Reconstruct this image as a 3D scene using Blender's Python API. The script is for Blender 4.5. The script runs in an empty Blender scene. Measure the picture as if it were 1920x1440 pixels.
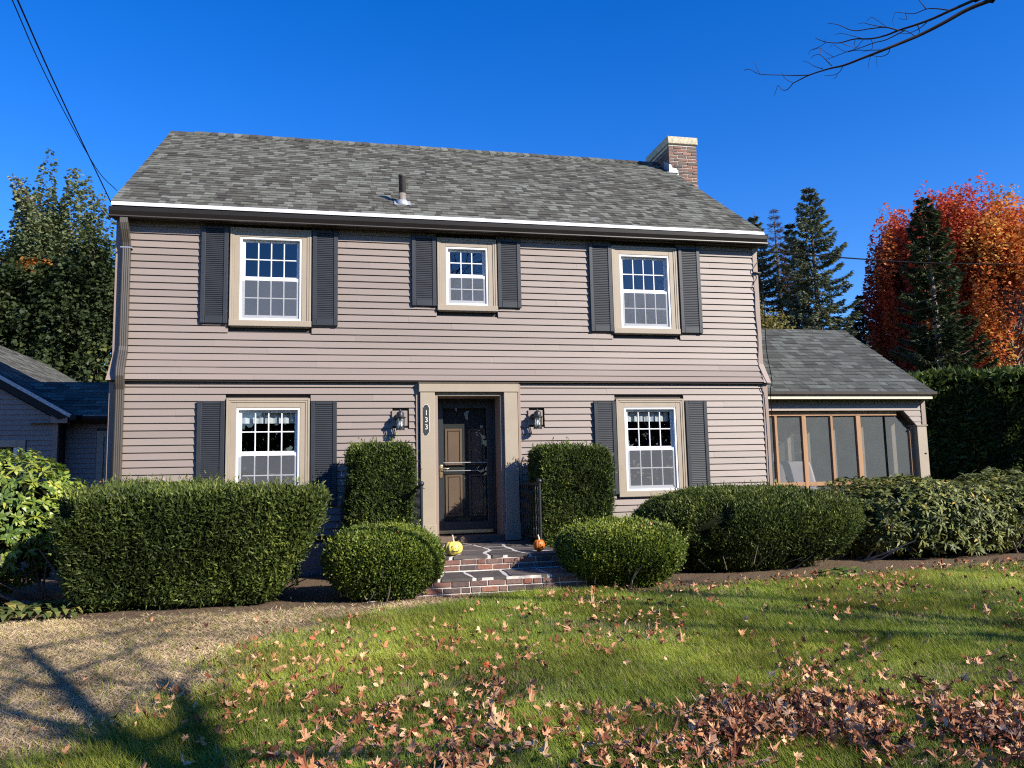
import bpy, math, random
import numpy as np
from mathutils import Matrix, Vector

rng = np.random.default_rng(7)
random.seed(7)
sc = bpy.context.scene
col = sc.collection

# ------------------------------------------------------------------ camera
CAM = np.array([2.9908, -12.0942, 1.5981])
YAW, PITCH, ROLL, FPX = math.radians(12.624), math.radians(6.5855), math.radians(-1.2661), 1516.09
def cam_axes():
    cy, sy, cp, sp = math.cos(YAW), math.sin(YAW), math.cos(PITCH), math.sin(PITCH)
    f = np.array([sy*cp, cy*cp, sp]); r = np.array([cy, -sy, 0.]); u = np.cross(r, f)
    a, s = math.cos(ROLL), math.sin(ROLL)
    return a*r+s*u, -s*r+a*u, f
AX = cam_axes()
cam_d = bpy.data.cameras.new('camera'); cam = bpy.data.objects.new('camera', cam_d); col.objects.link(cam)
cam_d.sensor_fit = 'HORIZONTAL'; cam_d.sensor_width = 36; cam_d.lens = FPX/1920*36
cam_d.clip_start = .05; cam_d.clip_end = 2000
Mx = Matrix.Identity(4)
for i in range(3):
    Mx[i][0] = AX[0][i]; Mx[i][1] = AX[1][i]; Mx[i][2] = -AX[2][i]; Mx[i][3] = CAM[i]
cam.matrix_world = Mx
sc.camera = cam

# ------------------------------------------------------------------ sky, sun, exposure
SUN = Vector((-.93, 1.0, -.765)).normalized()          # direction the light travels
elev = math.asin(-SUN.z); azim = math.atan2(-SUN.x, -SUN.y)   # azimuth of the sun from +Y towards +X
world = bpy.data.worlds.new('World'); sc.world = world; world.use_nodes = True
wn = world.node_tree.nodes; wl = world.node_tree.links; wn.clear()
sky = wn.new('ShaderNodeTexSky'); sky.sky_type = 'NISHITA'; sky.sun_disc = False
sky.sun_elevation = elev; sky.sun_rotation = azim
sky.altitude = 300; sky.air_density = 1.0; sky.dust_density = .15; sky.ozone_density = 4.5
hs = wn.new('ShaderNodeHueSaturation'); hs.inputs['Saturation'].default_value = 1.33; hs.inputs['Hue'].default_value = .517
hs.inputs['Value'].default_value = 1.0
bg = wn.new('ShaderNodeBackground'); bg.inputs['Strength'].default_value = .128
wo = wn.new('ShaderNodeOutputWorld')
wl.new(sky.outputs[0], hs.inputs['Color']); wl.new(hs.outputs[0], bg.inputs['Color']); wl.new(bg.outputs[0], wo.inputs['Surface'])
sd = bpy.data.lights.new('sun', 'SUN'); sd.energy = 5.0; sd.angle = math.radians(.53); sd.color = (1, .93, .83)
so = bpy.data.objects.new('sun', sd); col.objects.link(so); so.location = (40, -40, 40)
so.rotation_euler = SUN.to_track_quat('-Z', 'Y').to_euler()
vs = sc.view_settings; vs.view_transform = 'Standard'; vs.look = 'None'; vs.gamma = 1; vs.exposure = .86; vs.use_curve_mapping = False
sc.cycles.max_bounces = 6; sc.cycles.diffuse_bounces = 2; sc.cycles.transparent_max_bounces = 24
sc.cycles.caustics_reflective = False; sc.cycles.caustics_refractive = False
sc.cycles.use_denoising = False; sc.cycles.filter_width = 1.15

# ------------------------------------------------------------------ materials
def nodes(m):
    m.use_nodes = True
    return m.node_tree.nodes, m.node_tree.links
def rand_socket(n, l, attr=True):
    """0..1 per object plus per face"""
    oi = n.new('ShaderNodeObjectInfo'); at = n.new('ShaderNodeAttribute'); at.attribute_name = 'rnd'
    ad = n.new('ShaderNodeMath'); ad.operation = 'ADD'; fr = n.new('ShaderNodeMath'); fr.operation = 'FRACT'
    l.new(oi.outputs['Random'], ad.inputs[0]); l.new(at.outputs['Fac'], ad.inputs[1]); l.new(ad.outputs[0], fr.inputs[0])
    return fr.outputs[0]
def ramp(n, l, src, stops, interp='LINEAR'):
    r = n.new('ShaderNodeValToRGB'); r.color_ramp.interpolation = interp
    e = r.color_ramp.elements
    while len(e) < len(stops): e.new(.5)
    for i, (p, c) in enumerate(stops):
        e[i].position = p; e[i].color = (*c, 1)
    l.new(src, r.inputs[0]); return r.outputs[0]
def mixc(n, l, fac, a, b, mode='MIX'):
    m = n.new('ShaderNodeMix'); m.data_type = 'RGBA'; m.blend_type = mode
    for s, v in ((m.inputs[0], fac), (m.inputs[6], a), (m.inputs[7], b)):
        if isinstance(v, (int, float)): s.default_value = v
        elif isinstance(v, tuple): s.default_value = (*v, 1)
        else: l.new(v, s)
    return m.outputs[2]
def noise(n, l, scale, detail=4, rough=.6, vec='Object', stretch=None):
    tc = n.new('ShaderNodeTexCoord'); nz = n.new('ShaderNodeTexNoise')
    nz.inputs['Scale'].default_value = scale; nz.inputs['Detail'].default_value = detail; nz.inputs['Roughness'].default_value = rough
    src = tc.outputs[vec]
    if vec == 'World':
        pass
    if stretch:
        mp = n.new('ShaderNodeMapping'); mp.inputs['Scale'].default_value = stretch; l.new(src, mp.inputs[0]); src = mp.outputs[0]
    l.new(src, nz.inputs['Vector']); return nz.outputs['Fac']
def geo_noise(n, l, scale, detail=4, rough=.6, stretch=None):
    g = n.new('ShaderNodeNewGeometry'); nz = n.new('ShaderNodeTexNoise')
    nz.inputs['Scale'].default_value = scale; nz.inputs['Detail'].default_value = detail; nz.inputs['Roughness'].default_value = rough
    src = g.outputs['Position']
    if stretch:
        mp = n.new('ShaderNodeMapping'); mp.inputs['Scale'].default_value = stretch; l.new(src, mp.inputs[0]); src = mp.outputs[0]
    l.new(src, nz.inputs['Vector']); return nz.outputs['Fac']
def bump(n, l, h, strength, dist=.01):
    b = n.new('ShaderNodeBump'); b.inputs['Strength'].default_value = strength; b.inputs['Distance'].default_value = dist
    l.new(h, b.inputs['Height']); return b.outputs[0]
def mat(name, base, rough=.6, var=.0, nscale=6, namp=.12, spec=.3, bmp=0, bscale=60, metal=0, stretch=None):
    m = bpy.data.materials.new(name); n, l = nodes(m); p = n['Principled BSDF']
    p.inputs['Roughness'].default_value = rough; p.inputs['Specular IOR Level'].default_value = spec; p.inputs['Metallic'].default_value = metal
    nz = geo_noise(n, l, nscale, 5, .65, stretch)
    lo = tuple(x*(1-namp) for x in base); hi = tuple(min(1, x*(1+namp)) for x in base)
    c = ramp(n, l, nz, [(.3, lo), (.7, hi)])
    if var:
        r = rand_socket(n, l)
        v = ramp(n, l, r, [(0, (1-var,)*3), (1, (1+var,)*3)])
        c = mixc(n, l, 1.0, c, v, 'MULTIPLY')
    l.new(c, p.inputs['Base Color'])
    if bmp:
        l.new(bump(n, l, geo_noise(n, l, bscale, 4, .6, stretch), bmp), p.inputs['Normal'])
    return m
def ramp_mat(name, stops, rough=.8, nscale=25, namp=.25, bmp=.3, bscale=200, spec=.2):
    m = bpy.data.materials.new(name); n, l = nodes(m); p = n['Principled BSDF']
    p.inputs['Roughness'].default_value = rough; p.inputs['Specular IOR Level'].default_value = spec
    c = ramp(n, l, rand_socket(n, l), stops)
    nz = geo_noise(n, l, nscale, 6, .7)
    v = ramp(n, l, nz, [(.25, (1-namp,)*3), (.75, (1+namp,)*3)])
    c = mixc(n, l, 1.0, c, v, 'MULTIPLY'); l.new(c, p.inputs['Base Color'])
    if bmp: l.new(bump(n, l, geo_noise(n, l, bscale, 4, .7), bmp), p.inputs['Normal'])
    return m
def leaf_mat(name, stops, rough=.5, trans=.3, spec=.35, clump=1.2, camp=.35):
    m = bpy.data.materials.new(name); n, l = nodes(m); p = n['Principled BSDF']; out = n['Material Output']
    at = n.new('ShaderNodeAttribute'); at.attribute_name = 'rnd'
    c = ramp(n, l, at.outputs['Fac'], stops)
    nz = geo_noise(n, l, clump, 3, .6)
    v = ramp(n, l, nz, [(.3, (1-camp,)*3), (.7, (1+camp,)*3)])
    c = mixc(n, l, 1.0, c, v, 'MULTIPLY')
    l.new(c, p.inputs['Base Color']); p.inputs['Roughness'].default_value = rough; p.inputs['Specular IOR Level'].default_value = spec
    tr = n.new('ShaderNodeBsdfTranslucent'); l.new(c, tr.inputs['Color'])
    mx = n.new('ShaderNodeMixShader'); mx.inputs[0].default_value = trans
    l.new(p.outputs[0], mx.inputs[1]); l.new(tr.outputs[0], mx.inputs[2]); l.new(mx.outputs[0], out.inputs['Surface'])
    return m
def glass_mat(name, refl=.1, tint=(.9, .93, .95), rough=.0):
    m = bpy.data.materials.new(name); n, l = nodes(m); n.remove(n['Principled BSDF']); out = n['Material Output']
    tr = n.new('ShaderNodeBsdfTransparent'); tr.inputs[0].default_value = (*tint, 1)
    gl = n.new('ShaderNodeBsdfGlossy'); gl.inputs['Roughness'].default_value = rough; gl.inputs['Color'].default_value = (1, 1, 1, 1)
    lw = n.new('ShaderNodeLayerWeight'); lw.inputs[0].default_value = .5
    pw = n.new('ShaderNodeMath'); pw.operation = 'POWER'; pw.inputs[1].default_value = 4.0; l.new(lw.outputs['Facing'], pw.inputs[0])
    ad = n.new('ShaderNodeMath'); ad.operation = 'ADD'; ad.use_clamp = True; ad.inputs[1].default_value = refl+.04
    l.new(pw.outputs[0], ad.inputs[0])
    # faintly wavy pane
    l.new(bump(n, l, geo_noise(n, l, 2.2, 1, .4), .06, .02), gl.inputs['Normal'])
    mx = n.new('ShaderNodeMixShader'); l.new(ad.outputs[0], mx.inputs[0]); l.new(tr.outputs[0], mx.inputs[1]); l.new(gl.outputs[0], mx.inputs[2])
    l.new(mx.outputs[0], out.inputs['Surface']); return m
def screen_mat(name, base, opac):
    m = bpy.data.materials.new(name); n, l = nodes(m); p = n['Principled BSDF']; out = n['Material Output']
    p.inputs['Base Color'].default_value = (*base, 1); p.inputs['Roughness'].default_value = .7
    nz = geo_noise(n, l, 3, 4, .6); mr = n.new('ShaderNodeMapRange'); mr.inputs[3].default_value = opac-.06; mr.inputs[4].default_value = opac+.06
    l.new(nz, mr.inputs[0])
    tr = n.new('ShaderNodeBsdfTransparent'); mx = n.new('ShaderNodeMixShader')
    l.new(mr.outputs[0], mx.inputs[0]); l.new(tr.outputs[0], mx.inputs[1]); l.new(p.outputs[0], mx.inputs[2]); l.new(mx.outputs[0], out.inputs['Surface'])
    return m

M = {}
M['siding'] = mat('vinyl_siding', (.236, .193, .166), .5, .055, 1.2, .07, .3, .15, 90, stretch=(.15, 1, 1))
M['trim_pink'] = mat('taupe_corner_trim', (.262, .200, .162), .5, 0, 2, .06)
M['beige'] = mat('beige_trim', (.32, .267, .197), .5, .03, 3, .06, .3, .1, 40)
M['soffit'] = mat('dark_soffit', (.06, .048, .04), .6, 0, 3, .08)
M['gutter'] = mat('bronze_gutter', (.016, .014, .012), .5, 0, 3, .1, .2)
M['downspout'] = mat('bronze_downspout', (.060, .050, .039), .4, 0, 3, .12, .45)
M['drip'] = mat('white_drip_edge', (.60, .61, .62), .4, 0, 8, .08, .5)
M['shutter'] = mat('charcoal_shutter', (.026, .029, .033), .45, .05, 5, .12, .4)
M['vinyl'] = mat('white_window_vinyl', (.66, .67, .68), .4, 0, 4, .03, .4)
M['glass'] = glass_mat('window_glass', .055, (.75, .8, .82))
M['door_glass'] = glass_mat('storm_door_glass', -.015, (.74, .76, .76))
M['lamp_glass'] = glass_mat('lantern_glass', .06)
M['insect'] = screen_mat('insect_screen', (.16, .175, .19), .38)
M['porch_screen'] = screen_mat('porch_screen', (.13, .15, .15), .42)
M['porch_screen_back'] = screen_mat('porch_back_screen', (.10, .12, .12), .5)
M['interior'] = mat('dark_interior', (.05, .045, .04), .9, 0, 2, .1)
M['cloth'] = mat('pale_curtain_cloth', (.6, .6, .58), .9, 0, 20, .06)
M['foundation'] = mat('concrete_foundation', (.22, .21, .2), .9, 0, 8, .2, .2, .3, 40)
M['shingle'] = ramp_mat('asphalt_shingle', [(0, (.054, .050, .043)), (.3, (.084, .081, .067)), (.55, (.109, .108, .089)), (.8, (.136, .137, .115)), (1, (.170, .175, .150))], .95, 14, .16, .5, 300, .15)
M['shingle_porch'] = ramp_mat('porch_shingle', [(0, (.050, .051, .046)), (.5, (.074, .078, .070)), (1, (.108, .117, .105))], .95, 14, .14, .5, 300, .15)
M['underlay'] = mat('roof_underlay', (.035, .035, .033), .95, 0, 5, .1)
M['brick'] = ramp_mat('worn_brick', [(0, (.075, .062, .058)), (.35, (.13, .085, .075)), (.6, (.21, .105, .08)), (.8, (.155, .12, .105)), (1, (.30, .115, .07))], .9, 30, .35, .6, 120)
M['chim_brick'] = ramp_mat('chimney_brick', [(0, (.11, .09, .075)), (.4, (.17, .115, .09)), (.7, (.25, .12, .085)), (1, (.33, .17, .12))], .9, 40, .35, .6, 120)
M['mortar'] = mat('pale_mortar', (.56, .52, .46), .95, 0, 25, .25, .1, .5, 80)
M['flag'] = ramp_mat('bluestone_flag', [(0, (.062, .054, .050)), (.5, (.092, .078, .070)), (1, (.12, .10, .088))], .7, 12, .25, .4, 60, .3)
M['cap'] = mat('weathered_concrete_cap', (.46, .41, .29), .9, 0, 14, .35, .2, .6, 50)
M['flashing'] = mat('aluminium_flashing', (.40, .41, .41), .45, 0, 12, .2, .4, .3, 30, .3)
M['lead'] = mat('vent_pipe_grey', (.085, .075, .07), .6, 0, 10, .2)
M['black_iron'] = mat('black_iron', (.016, .017, .019), .4, 0, 10, .2, .5)
M['black_paint'] = mat('black_storm_frame', (.022, .025, .028), .35, 0, 4, .1, .5)
M['entry'] = mat('grey_entry_door', (.036, .038, .034), .5, 0, 4, .1)
M['entry_panel'] = mat('tan_door_panel', (.20, .132, .086), .5, 0, 4, .08)
M['brass'] = mat('brass', (.62, .50, .30), .28, 0, 8, .1, .5, metal=.9)
M['steel'] = mat('pale_metal', (.5, .5, .48), .35, 0, 8, .1, .5, metal=.6)
M['bulb'] = mat('frosted_bulb', (.85, .85, .84), .25, 0, 8, .02, .5)
M['plaque'] = mat('plaque_black', (.03, .032, .034), .5, 0, 8, .1)
M['plaque_trim'] = mat('plaque_pale', (.62, .60, .5), .5, 0, 8, .05)
M['wood'] = mat('stained_pine', (.33, .185, .095), .6, .06, 6, .18, .25, .2, 40, stretch=(1, 1, .12))
M['wood_dark'] = mat('weathered_wood', (.12, .085, .06), .8, .1, 6, .2, stretch=(1, 1, .15))
M['cream'] = mat('cream_fascia', (.62, .55, .40), .5, 0, 3, .05)
M['tarp'] = mat('grey_fabric_cover', (.30, .28, .31), .85, 0, 6, .08)
M['deck'] = mat('porch_floor', (.16, .13, .11), .8, 0, 4, .15)
M['cable'] = mat('black_cable', (.008, .008, .009), .8, 0, 4, .1, .05)
M['bark'] = mat('tree_bark', (.11, .088, .07), .95, 0, 9, .35, .1, .8, 30, stretch=(1, 1, .25))
M['bark_pale'] = mat('pale_bark', (.24, .21, .18), .95, 0, 9, .3, .1, .6, 30, stretch=(1, 1, .25))
M['bark_thin'] = mat('dark_twig_bark', (.055, .042, .035), .9, 0, 9, .3, .1)
M['pump_o'] = mat('orange_pumpkin', (.52, .13, .012), .45, 0, 20, .12, .4)
M['pump_y'] = mat('yellow_pumpkin', (.78, .62, .13), .45, 0, 20, .08, .4)
M['stem'] = mat('dry_stem', (.62, .50, .34), .8, 0, 30, .15)
M['ink'] = mat('black_marker', (.015, .013, .012), .6, 0, 30, .1)

# ------------------------------------------------------------------ mesh helpers
class MB:
    def __init__(s): s.v = []; s.f = []; s.r = []
    def add(s, vs_, fs, r=0.):
        o = len(s.v); s.v += [tuple(map(float, v)) for v in vs_]
        s.f += [tuple(i+o for i in f) for f in fs]; s.r += [r]*len(fs); return s
    def quad(s, a, b, c, d, r=0.): return s.add([a, b, c, d], [(0, 1, 2, 3)], r)
    def box(s, x0, x1, y0, y1, z0, z1, r=0.):
        return s.add([(x0, y0, z0), (x1, y0, z0), (x1, y1, z0), (x0, y1, z0), (x0, y0, z1), (x1, y0, z1), (x1, y1, z1), (x0, y1, z1)],
                     [(0, 3, 2, 1), (4, 5, 6, 7), (0, 1, 5, 4), (1, 2, 6, 5), (2, 3, 7, 6), (3, 0, 4, 7)], r)
    def bbox(s, x0, x1, y0, y1, z0, z1, b=.004):
        """box with chamfered front (-y) edges"""
        vs_ = [(x0+b, y0, z0+b), (x1-b, y0, z0+b), (x1-b, y0, z1-b), (x0+b, y0, z1-b),
               (x0, y0+b, z0), (x1, y0+b, z0), (x1, y0+b, z1), (x0, y0+b, z1),
               (x0, y1, z0), (x1, y1, z0), (x1, y1, z1), (x0, y1, z1)]
        fs = [(0, 1, 2, 3), (0, 4, 5, 1), (1, 5, 6, 2), (2, 6, 7, 3), (3, 7, 4, 0), (4, 8, 9, 5), (5, 9, 10, 6), (6, 10, 11, 7), (7, 11, 8, 4), (8, 11, 10, 9)]
        return s.add(vs_, fs)
    def prism(s, poly, a, b, fn):
        """poly: 2D points; fn(p, t) -> 3D; extruded from a to b"""
        n = len(poly)
        vs_ = [fn(p, a) for p in poly]+[fn(p, b) for p in poly]
        fs = [tuple(range(n-1, -1, -1)), tuple(range(n, 2*n))]+[(i, (i+1) % n, n+(i+1) % n, n+i) for i in range(n)]
        return s.add(vs_, fs)
    def tube(s, pts, rad, n=6, cap=True):
        pts = [Vector(p) for p in pts]
        if not hasattr(rad, '__len__'): rad = [rad]*len(pts)
        rings = []; up = Vector((0, 0, 1)); prev = None
        for i, p in enumerate(pts):
            d = (pts[min(i+1, len(pts)-1)]-pts[max(i-1, 0)])
            d = d.normalized() if d.length > 1e-9 else Vector((0, 0, 1))
            if prev is None:
                a = d.cross(up if abs(d.z) < .9 else Vector((1, 0, 0))).normalized()
            else:
                a = (prev-d*prev.dot(d)); a = a.normalized() if a.length > 1e-6 else d.orthogonal().normalized()
            prev = a; b = d.cross(a)
            rings.append([p+(a*math.cos(2*math.pi*k/n)+b*math.sin(2*math.pi*k/n))*rad[i] for k in range(n)])
        vs_ = [v for r in rings for v in r]; fs = []
        for i in range(len(pts)-1):
            for k in range(n):
                fs.append((i*n+k, i*n+(k+1) % n, (i+1)*n+(k+1) % n, (i+1)*n+k))
        if cap:
            fs.append(tuple(range(n-1, -1, -1))); fs.append(tuple((len(pts)-1)*n+k for k in range(n)))
        return s.add(vs_, fs)
    def lathe(s, prof, c=(0, 0, 0), n=20, lobes=0, amp=0):
        vs_ = []; fs = []
        for (r, z) in prof:
            for k in range(n):
                a = 2*math.pi*k/n; rr = r*(1+amp*(abs(math.cos(a*lobes/2))-.5)) if lobes else r
                vs_.append((c[0]+rr*math.cos(a), c[1]+rr*math.sin(a), c[2]+z))
        for i in range(len(prof)-1):
            for k in range(n): fs.append((i*n+k, i*n+(k+1) % n, (i+1)*n+(k+1) % n, (i+1)*n+k))
        fs.append(tuple(range(n-1, -1, -1))); fs.append(tuple((len(prof)-1)*n+k for k in range(n)))
        return s.add(vs_, fs)
    def mesh(s, name, m, smooth=False):
        me = bpy.data.meshes.new(name); me.from_pydata(s.v, [], s.f)
        if any(s.r):
            a = me.attributes.new('rnd', 'FLOAT', 'FACE'); a.data.foreach_set('value', s.r)
        me.materials.append(m)
        if smooth: me.polygons.foreach_set('use_smooth', [True]*len(me.polygons))
        me.update(); return me
    def build(s, name, m, parent=None, smooth=False, loc=None):
        return link(name, s.mesh(name, m, smooth), parent, loc)
def link(name, me, parent=None, loc=None):
    o = bpy.data.objects.new(name, me); col.objects.link(o)
    if parent is not None: o.parent = parent
    if loc is not None: o.location = loc
    return o
def tag(o, label=None, cat=None, group=None, kind=None):
    if label: o['label'] = label
    if cat: o['category'] = cat
    if group: o['group'] = group
    if kind: o['kind'] = kind
    return o
def thing(name, label, cat, loc=(0, 0, 0), group=None):
    o = bpy.data.objects.new(name, None); col.objects.link(o); o.location = loc; o.empty_display_size = .2
    return tag(o, label, cat, group)
def np_mesh(name, V, k, m, rnd=None, smooth=False):
    """V: (N,k,3) one k-gon per item"""
    N = len(V); me = bpy.data.meshes.new(name)
    me.vertices.add(N*k); me.vertices.foreach_set('co', np.ascontiguousarray(V, np.float32).ravel())
    me.loops.add(N*k); me.loops.foreach_set('vertex_index', np.arange(N*k, dtype=np.int32))
    me.polygons.add(N); me.polygons.foreach_set('loop_start', np.arange(0, N*k, k, dtype=np.int32))
    me.update(calc_edges=True)
    if rnd is not None:
        a = me.attributes.new('rnd', 'FLOAT', 'FACE'); a.data.foreach_set('value', np.ascontiguousarray(rnd, np.float32))
    me.materials.append(m); return me
def unit(a): return a/np.maximum(np.linalg.norm(a, axis=-1, keepdims=True), 1e-9)
def leaf_quads(C, D, N, L, W, fold=.12, tri=False):
    """diamond leaves: centre base C, axis D, normal N, length L, width W"""
    D = unit(D); S = unit(np.cross(D, N)); N = np.cross(S, D)
    L = np.asarray(L).reshape(-1, 1); W = np.asarray(W).reshape(-1, 1)
    a = C; t = C+D*L; m = C+D*L*.5+N*L*fold
    if tri: return np.stack([a+S*W*.5, a-S*W*.5, t], 1)
    return np.stack([a, m+S*W*.5, t, m-S*W*.5], 1)
def rdir(n): return unit(rng.normal(size=(n, 3)))
def fbm(P, f=1., seed=0):
    """cheap smooth noise in -1..1"""
    r = np.random.default_rng(seed); o = np.zeros(len(P)); a = 1.
    for i in range(4):
        k = r.normal(size=(3, 3))*f; ph = r.uniform(0, 6.28, 3)
        o += a*np.mean(np.sin(P@k.T+ph), axis=1); f *= 2.; a *= .55
    return o

# ------------------------------------------------------------------ ground
def gz(x, y):
    x = np.asarray(x, float); y = np.asarray(y, float)
    z = .28+np.minimum(0, y+2.85)*.025
    return z+.012*np.sin(x*1.7+y*.9)*np.clip((-2.9-y)/1.0, 0, 1)
def dry(x, y):
    """1 on the straw-coloured worn patch at the left"""
    P = np.stack([np.asarray(x, float), np.asarray(y, float), np.zeros_like(np.asarray(x, float))], -1).reshape(-1, 3)
    b = 3.15+(P[:, 1]+4.0)*.46+fbm(P, 1.3, 3)*.45
    b = np.where(P[:, 1] > -3.7, b+(P[:, 1]+3.7)*1.2, b)
    return np.clip((b-P[:, 0]+.5*fbm(P, 5., 6)*.6)/1.1+.5, 0, 1)
def bed_edge(x):
    """y beyond which the planting bed (bare soil, mulch) begins"""
    x = np.asarray(x, float)
    return np.interp(x, [-6, 0, 1.5, 2.5, 3.1, 3.9, 4.0, 6.1, 6.3, 7.4, 8.5, 9.5, 11, 16, 30], [-2.9, -3.05, -3.25, -3.15, -3.3, -3.1, -2.92, -2.92, -3.4, -3.25, -3.05, -3.15, -2.75, -2.5, -2.5])+.06*np.sin(x*5.)
m = bpy.data.materials.new('lawn_soil'); n, l = nodes(m); p = n['Principled BSDF']; p.inputs['Roughness'].default_value = .95; p.inputs['Specular IOR Level'].default_value = .1
at = n.new('ShaderNodeAttribute'); at.attribute_name = 'zone'
sep = n.new('ShaderNodeSeparateColor'); l.new(at.outputs['Color'], sep.inputs[0])
gn = geo_noise(n, l, 9, 6, .7); gf = geo_noise(n, l, 70, 4, .7)
green = ramp(n, l, gn, [(.3, (.026, .038, .010)), (.7, (.06, .075, .022))])
straw = ramp(n, l, gf, [(.3, (.20, .14, .085)), (.7, (.46, .35, .22))])
mulch = ramp(n, l, gf, [(.3, (.06, .042, .028)), (.55, (.16, .112, .072)), (.75, (.33, .245, .15))])
c1 = mixc(n, l, sep.outputs[0], green, straw); c2 = mixc(n, l, sep.outputs[1], c1, mulch)
l.new(c2, p.inputs['Base Color']); l.new(bump(n, l, gf, .8, .03), p.inputs['Normal'])
M['ground'] = m
def build_ground():
    xs = np.concatenate([[-300, -120, -50, -25, -14], np.arange(-8, 18.01, .2), [22, 30, 50, 120, 300]])
    ys = np.concatenate([[-300, -120, -50, -25, -16], np.arange(-10, .01, .2), [2, 6, 12, 20, 40, 80, 160, 400]])
    X, Y = np.meshgrid(xs, ys); Z = gz(X, Y); Z[Y < -30] = gz(0, -30)
    V = np.stack([X, Y, Z], -1).reshape(-1, 3); nx = len(xs); ny = len(ys)
    F = [(j*nx+i, j*nx+i+1, (j+1)*nx+i+1, (j+1)*nx+i) for j in range(ny-1) for i in range(nx-1)]
    me = bpy.data.meshes.new('ground'); me.from_pydata(V.tolist(), [], F)
    a = me.color_attributes.new('zone', 'FLOAT_COLOR', 'POINT')
    d = dry(V[:, 0], V[:, 1])*(V[:, 1] > -14)*(V[:, 0] > -9); b = np.clip((V[:, 1]-bed_edge(V[:, 0]))/.15+.5, 0, 1)*(V[:, 1] < 3)
    cc = np.stack([d, b, d*0, d*0+1], -1); a.data.foreach_set('color', cc.astype(np.float32).ravel())
    me.materials.append(M['ground']); me.polygons.foreach_set('use_smooth', [True]*len(me.polygons))
    tag(link('ground', me), kind='structure')
build_ground()

# ------------------------------------------------------------------ the house
HX0, HX1 = 0.0, 9.97
YL = -.08                      # lower storey wall plane (upper one is y = 0)
EX = .1016                     # siding exposure
house = thing('house', 'two storey taupe clapboard house with dark shutters and a grey shingle roof', 'house', (5, 3.8, .28))
H = house
def hloc(o):                   # children keep world coordinates
    o.matrix_parent_inverse = Matrix.Translation(house.location).inverted(); return o
def hb(mb, name, m, smooth=False, parent=None):
    o = mb.build(name, m, parent if parent is not None else house, smooth)
    if parent is None: hloc(o)
    return o
def part_empty(name):
    o = bpy.data.objects.new(name, None); col.objects.link(o); o.parent = house; hloc(o); o.empty_display_size = .1; return o

# windows: casing outer x0,x1,z0,z1 (z0 = sill underside), wall plane
WIN = [dict(x0=1.535, x1=2.682, z0=3.852, z1=5.318, y=0., cols=4, kind='upper'),
       dict(x0=4.556, x1=5.486, z0=4.150, z1=5.295, y=0., cols=3, kind='upper'),
       dict(x0=7.378, x1=8.508, z0=3.845, z1=5.285, y=0., cols=4, kind='upper'),
       dict(x0=1.531, x1=2.676, z0=1.255, z1=2.797, y=YL, cols=4, kind='lower'),
       dict(x0=7.335, x1=8.476, z0=1.255, z1=2.788, y=YL, cols=4, kind='lower')]
DOOR = (4.24, 5.755, .28, 3.04)
def cut(xa, xb, z0, z1, opens):
    """pieces of [xa,xb] left when the openings that overlap z0..z1 are taken out"""
    seg = [(xa, xb)]
    for (a, b, c, d) in opens:
        if d <= z0+.001 or c >= z1-.001: continue
        ns = []
        for (s, e) in seg:
            if b <= s or a >= e: ns.append((s, e)); continue
            if a > s: ns.append((s, a))
            if b < e: ns.append((b, e))
        seg = ns
    return [(s, e) for s, e in seg if e-s > .01]
def wall_sheet(mb, x0, x1, z0, z1, y, opens):
    zs = sorted({z0, z1}|{min(max(o[2], z0), z1) for o in opens}|{min(max(o[3], z0), z1) for o in opens})
    for a, b in zip(zs[:-1], zs[1:]):
        if b-a < 1e-4: continue
        for s, e in cut(x0, x1, a, b, opens): mb.quad((s, y, a), (e, y, a), (e, y, b), (s, y, b))
ups = [(w['x0']+.03, w['x1']-.03, w['z0']+.03, w['z1']-.03) for w in WIN[:3]]
lows = [(w['x0']+.03, w['x1']-.03, w['z0']+.03, w['z1']-.03) for w in WIN[3:]]+[(4.5, 5.51, .2, 2.86)]
# shell: front sheets with openings, sides, back, floors
mb = MB()
wall_sheet(mb, HX0+.02, HX1-.02, 3.0, 5.42, .03, ups)
wall_sheet(mb, HX0+.02, HX1-.02, .3, 3.0, YL+.03, lows)
hb(mb, 'front_sheathing', M['soffit'])
mb = MB()
for x in (HX0+.01, HX1-.01):
    mb.add([(x, .03, .28), (x, 7.8, .28), (x, 7.8, 5.5), (x, 3.9, 8.25), (x, .03, 5.5)], [(0, 1, 2, 3, 4)])
mb.quad((HX0, 7.8, .28), (HX1, 7.8, .28), (HX1, 7.8, 5.5), (HX0, 7.8, 5.5))
for z in (.6, 3.0, 5.42): mb.quad((HX0+.02, .03, z), (HX1-.02, .03, z), (HX1-.02, 7.8, z), (HX0+.02, 7.8, z))
mb.quad((HX0+.02, 2.6, .6), (HX1-.02, 2.6, .6), (HX1-.02, 2.6, 5.4), (HX0+.02, 2.6, 5.4))
hb(mb, 'interior_shell', M['interior'])
# side walls with lapped courses (one part each)
for x, s in ((HX0, -1), (HX1, 1)):
    mb = MB()
    for k in range(76):
        z = .72+k*EX
        if z > 8.1: break
        ya, yb = (.02, 7.8) if z < 5.4 else (.02+(z-5.4)/.691, 7.8-(z-5.4)/.691)
        if yb-ya < .1: break
        mb.add([(x+s*.014, ya, z), (x+s*.014, yb, z), (x+s*.001, yb, z+EX), (x+s*.001, ya, z+EX), (x+s*.001, ya, z), (x+s*.001, yb, z)], [(0, 1, 2, 3), (4, 5, 1, 0)])
    hb(mb, 'side_siding', M['siding'])
mb = MB().box(HX0+.015, HX1-.015, YL+.012, YL+.2, .2, .735); hb(mb, 'foundation', M['foundation'])

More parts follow.
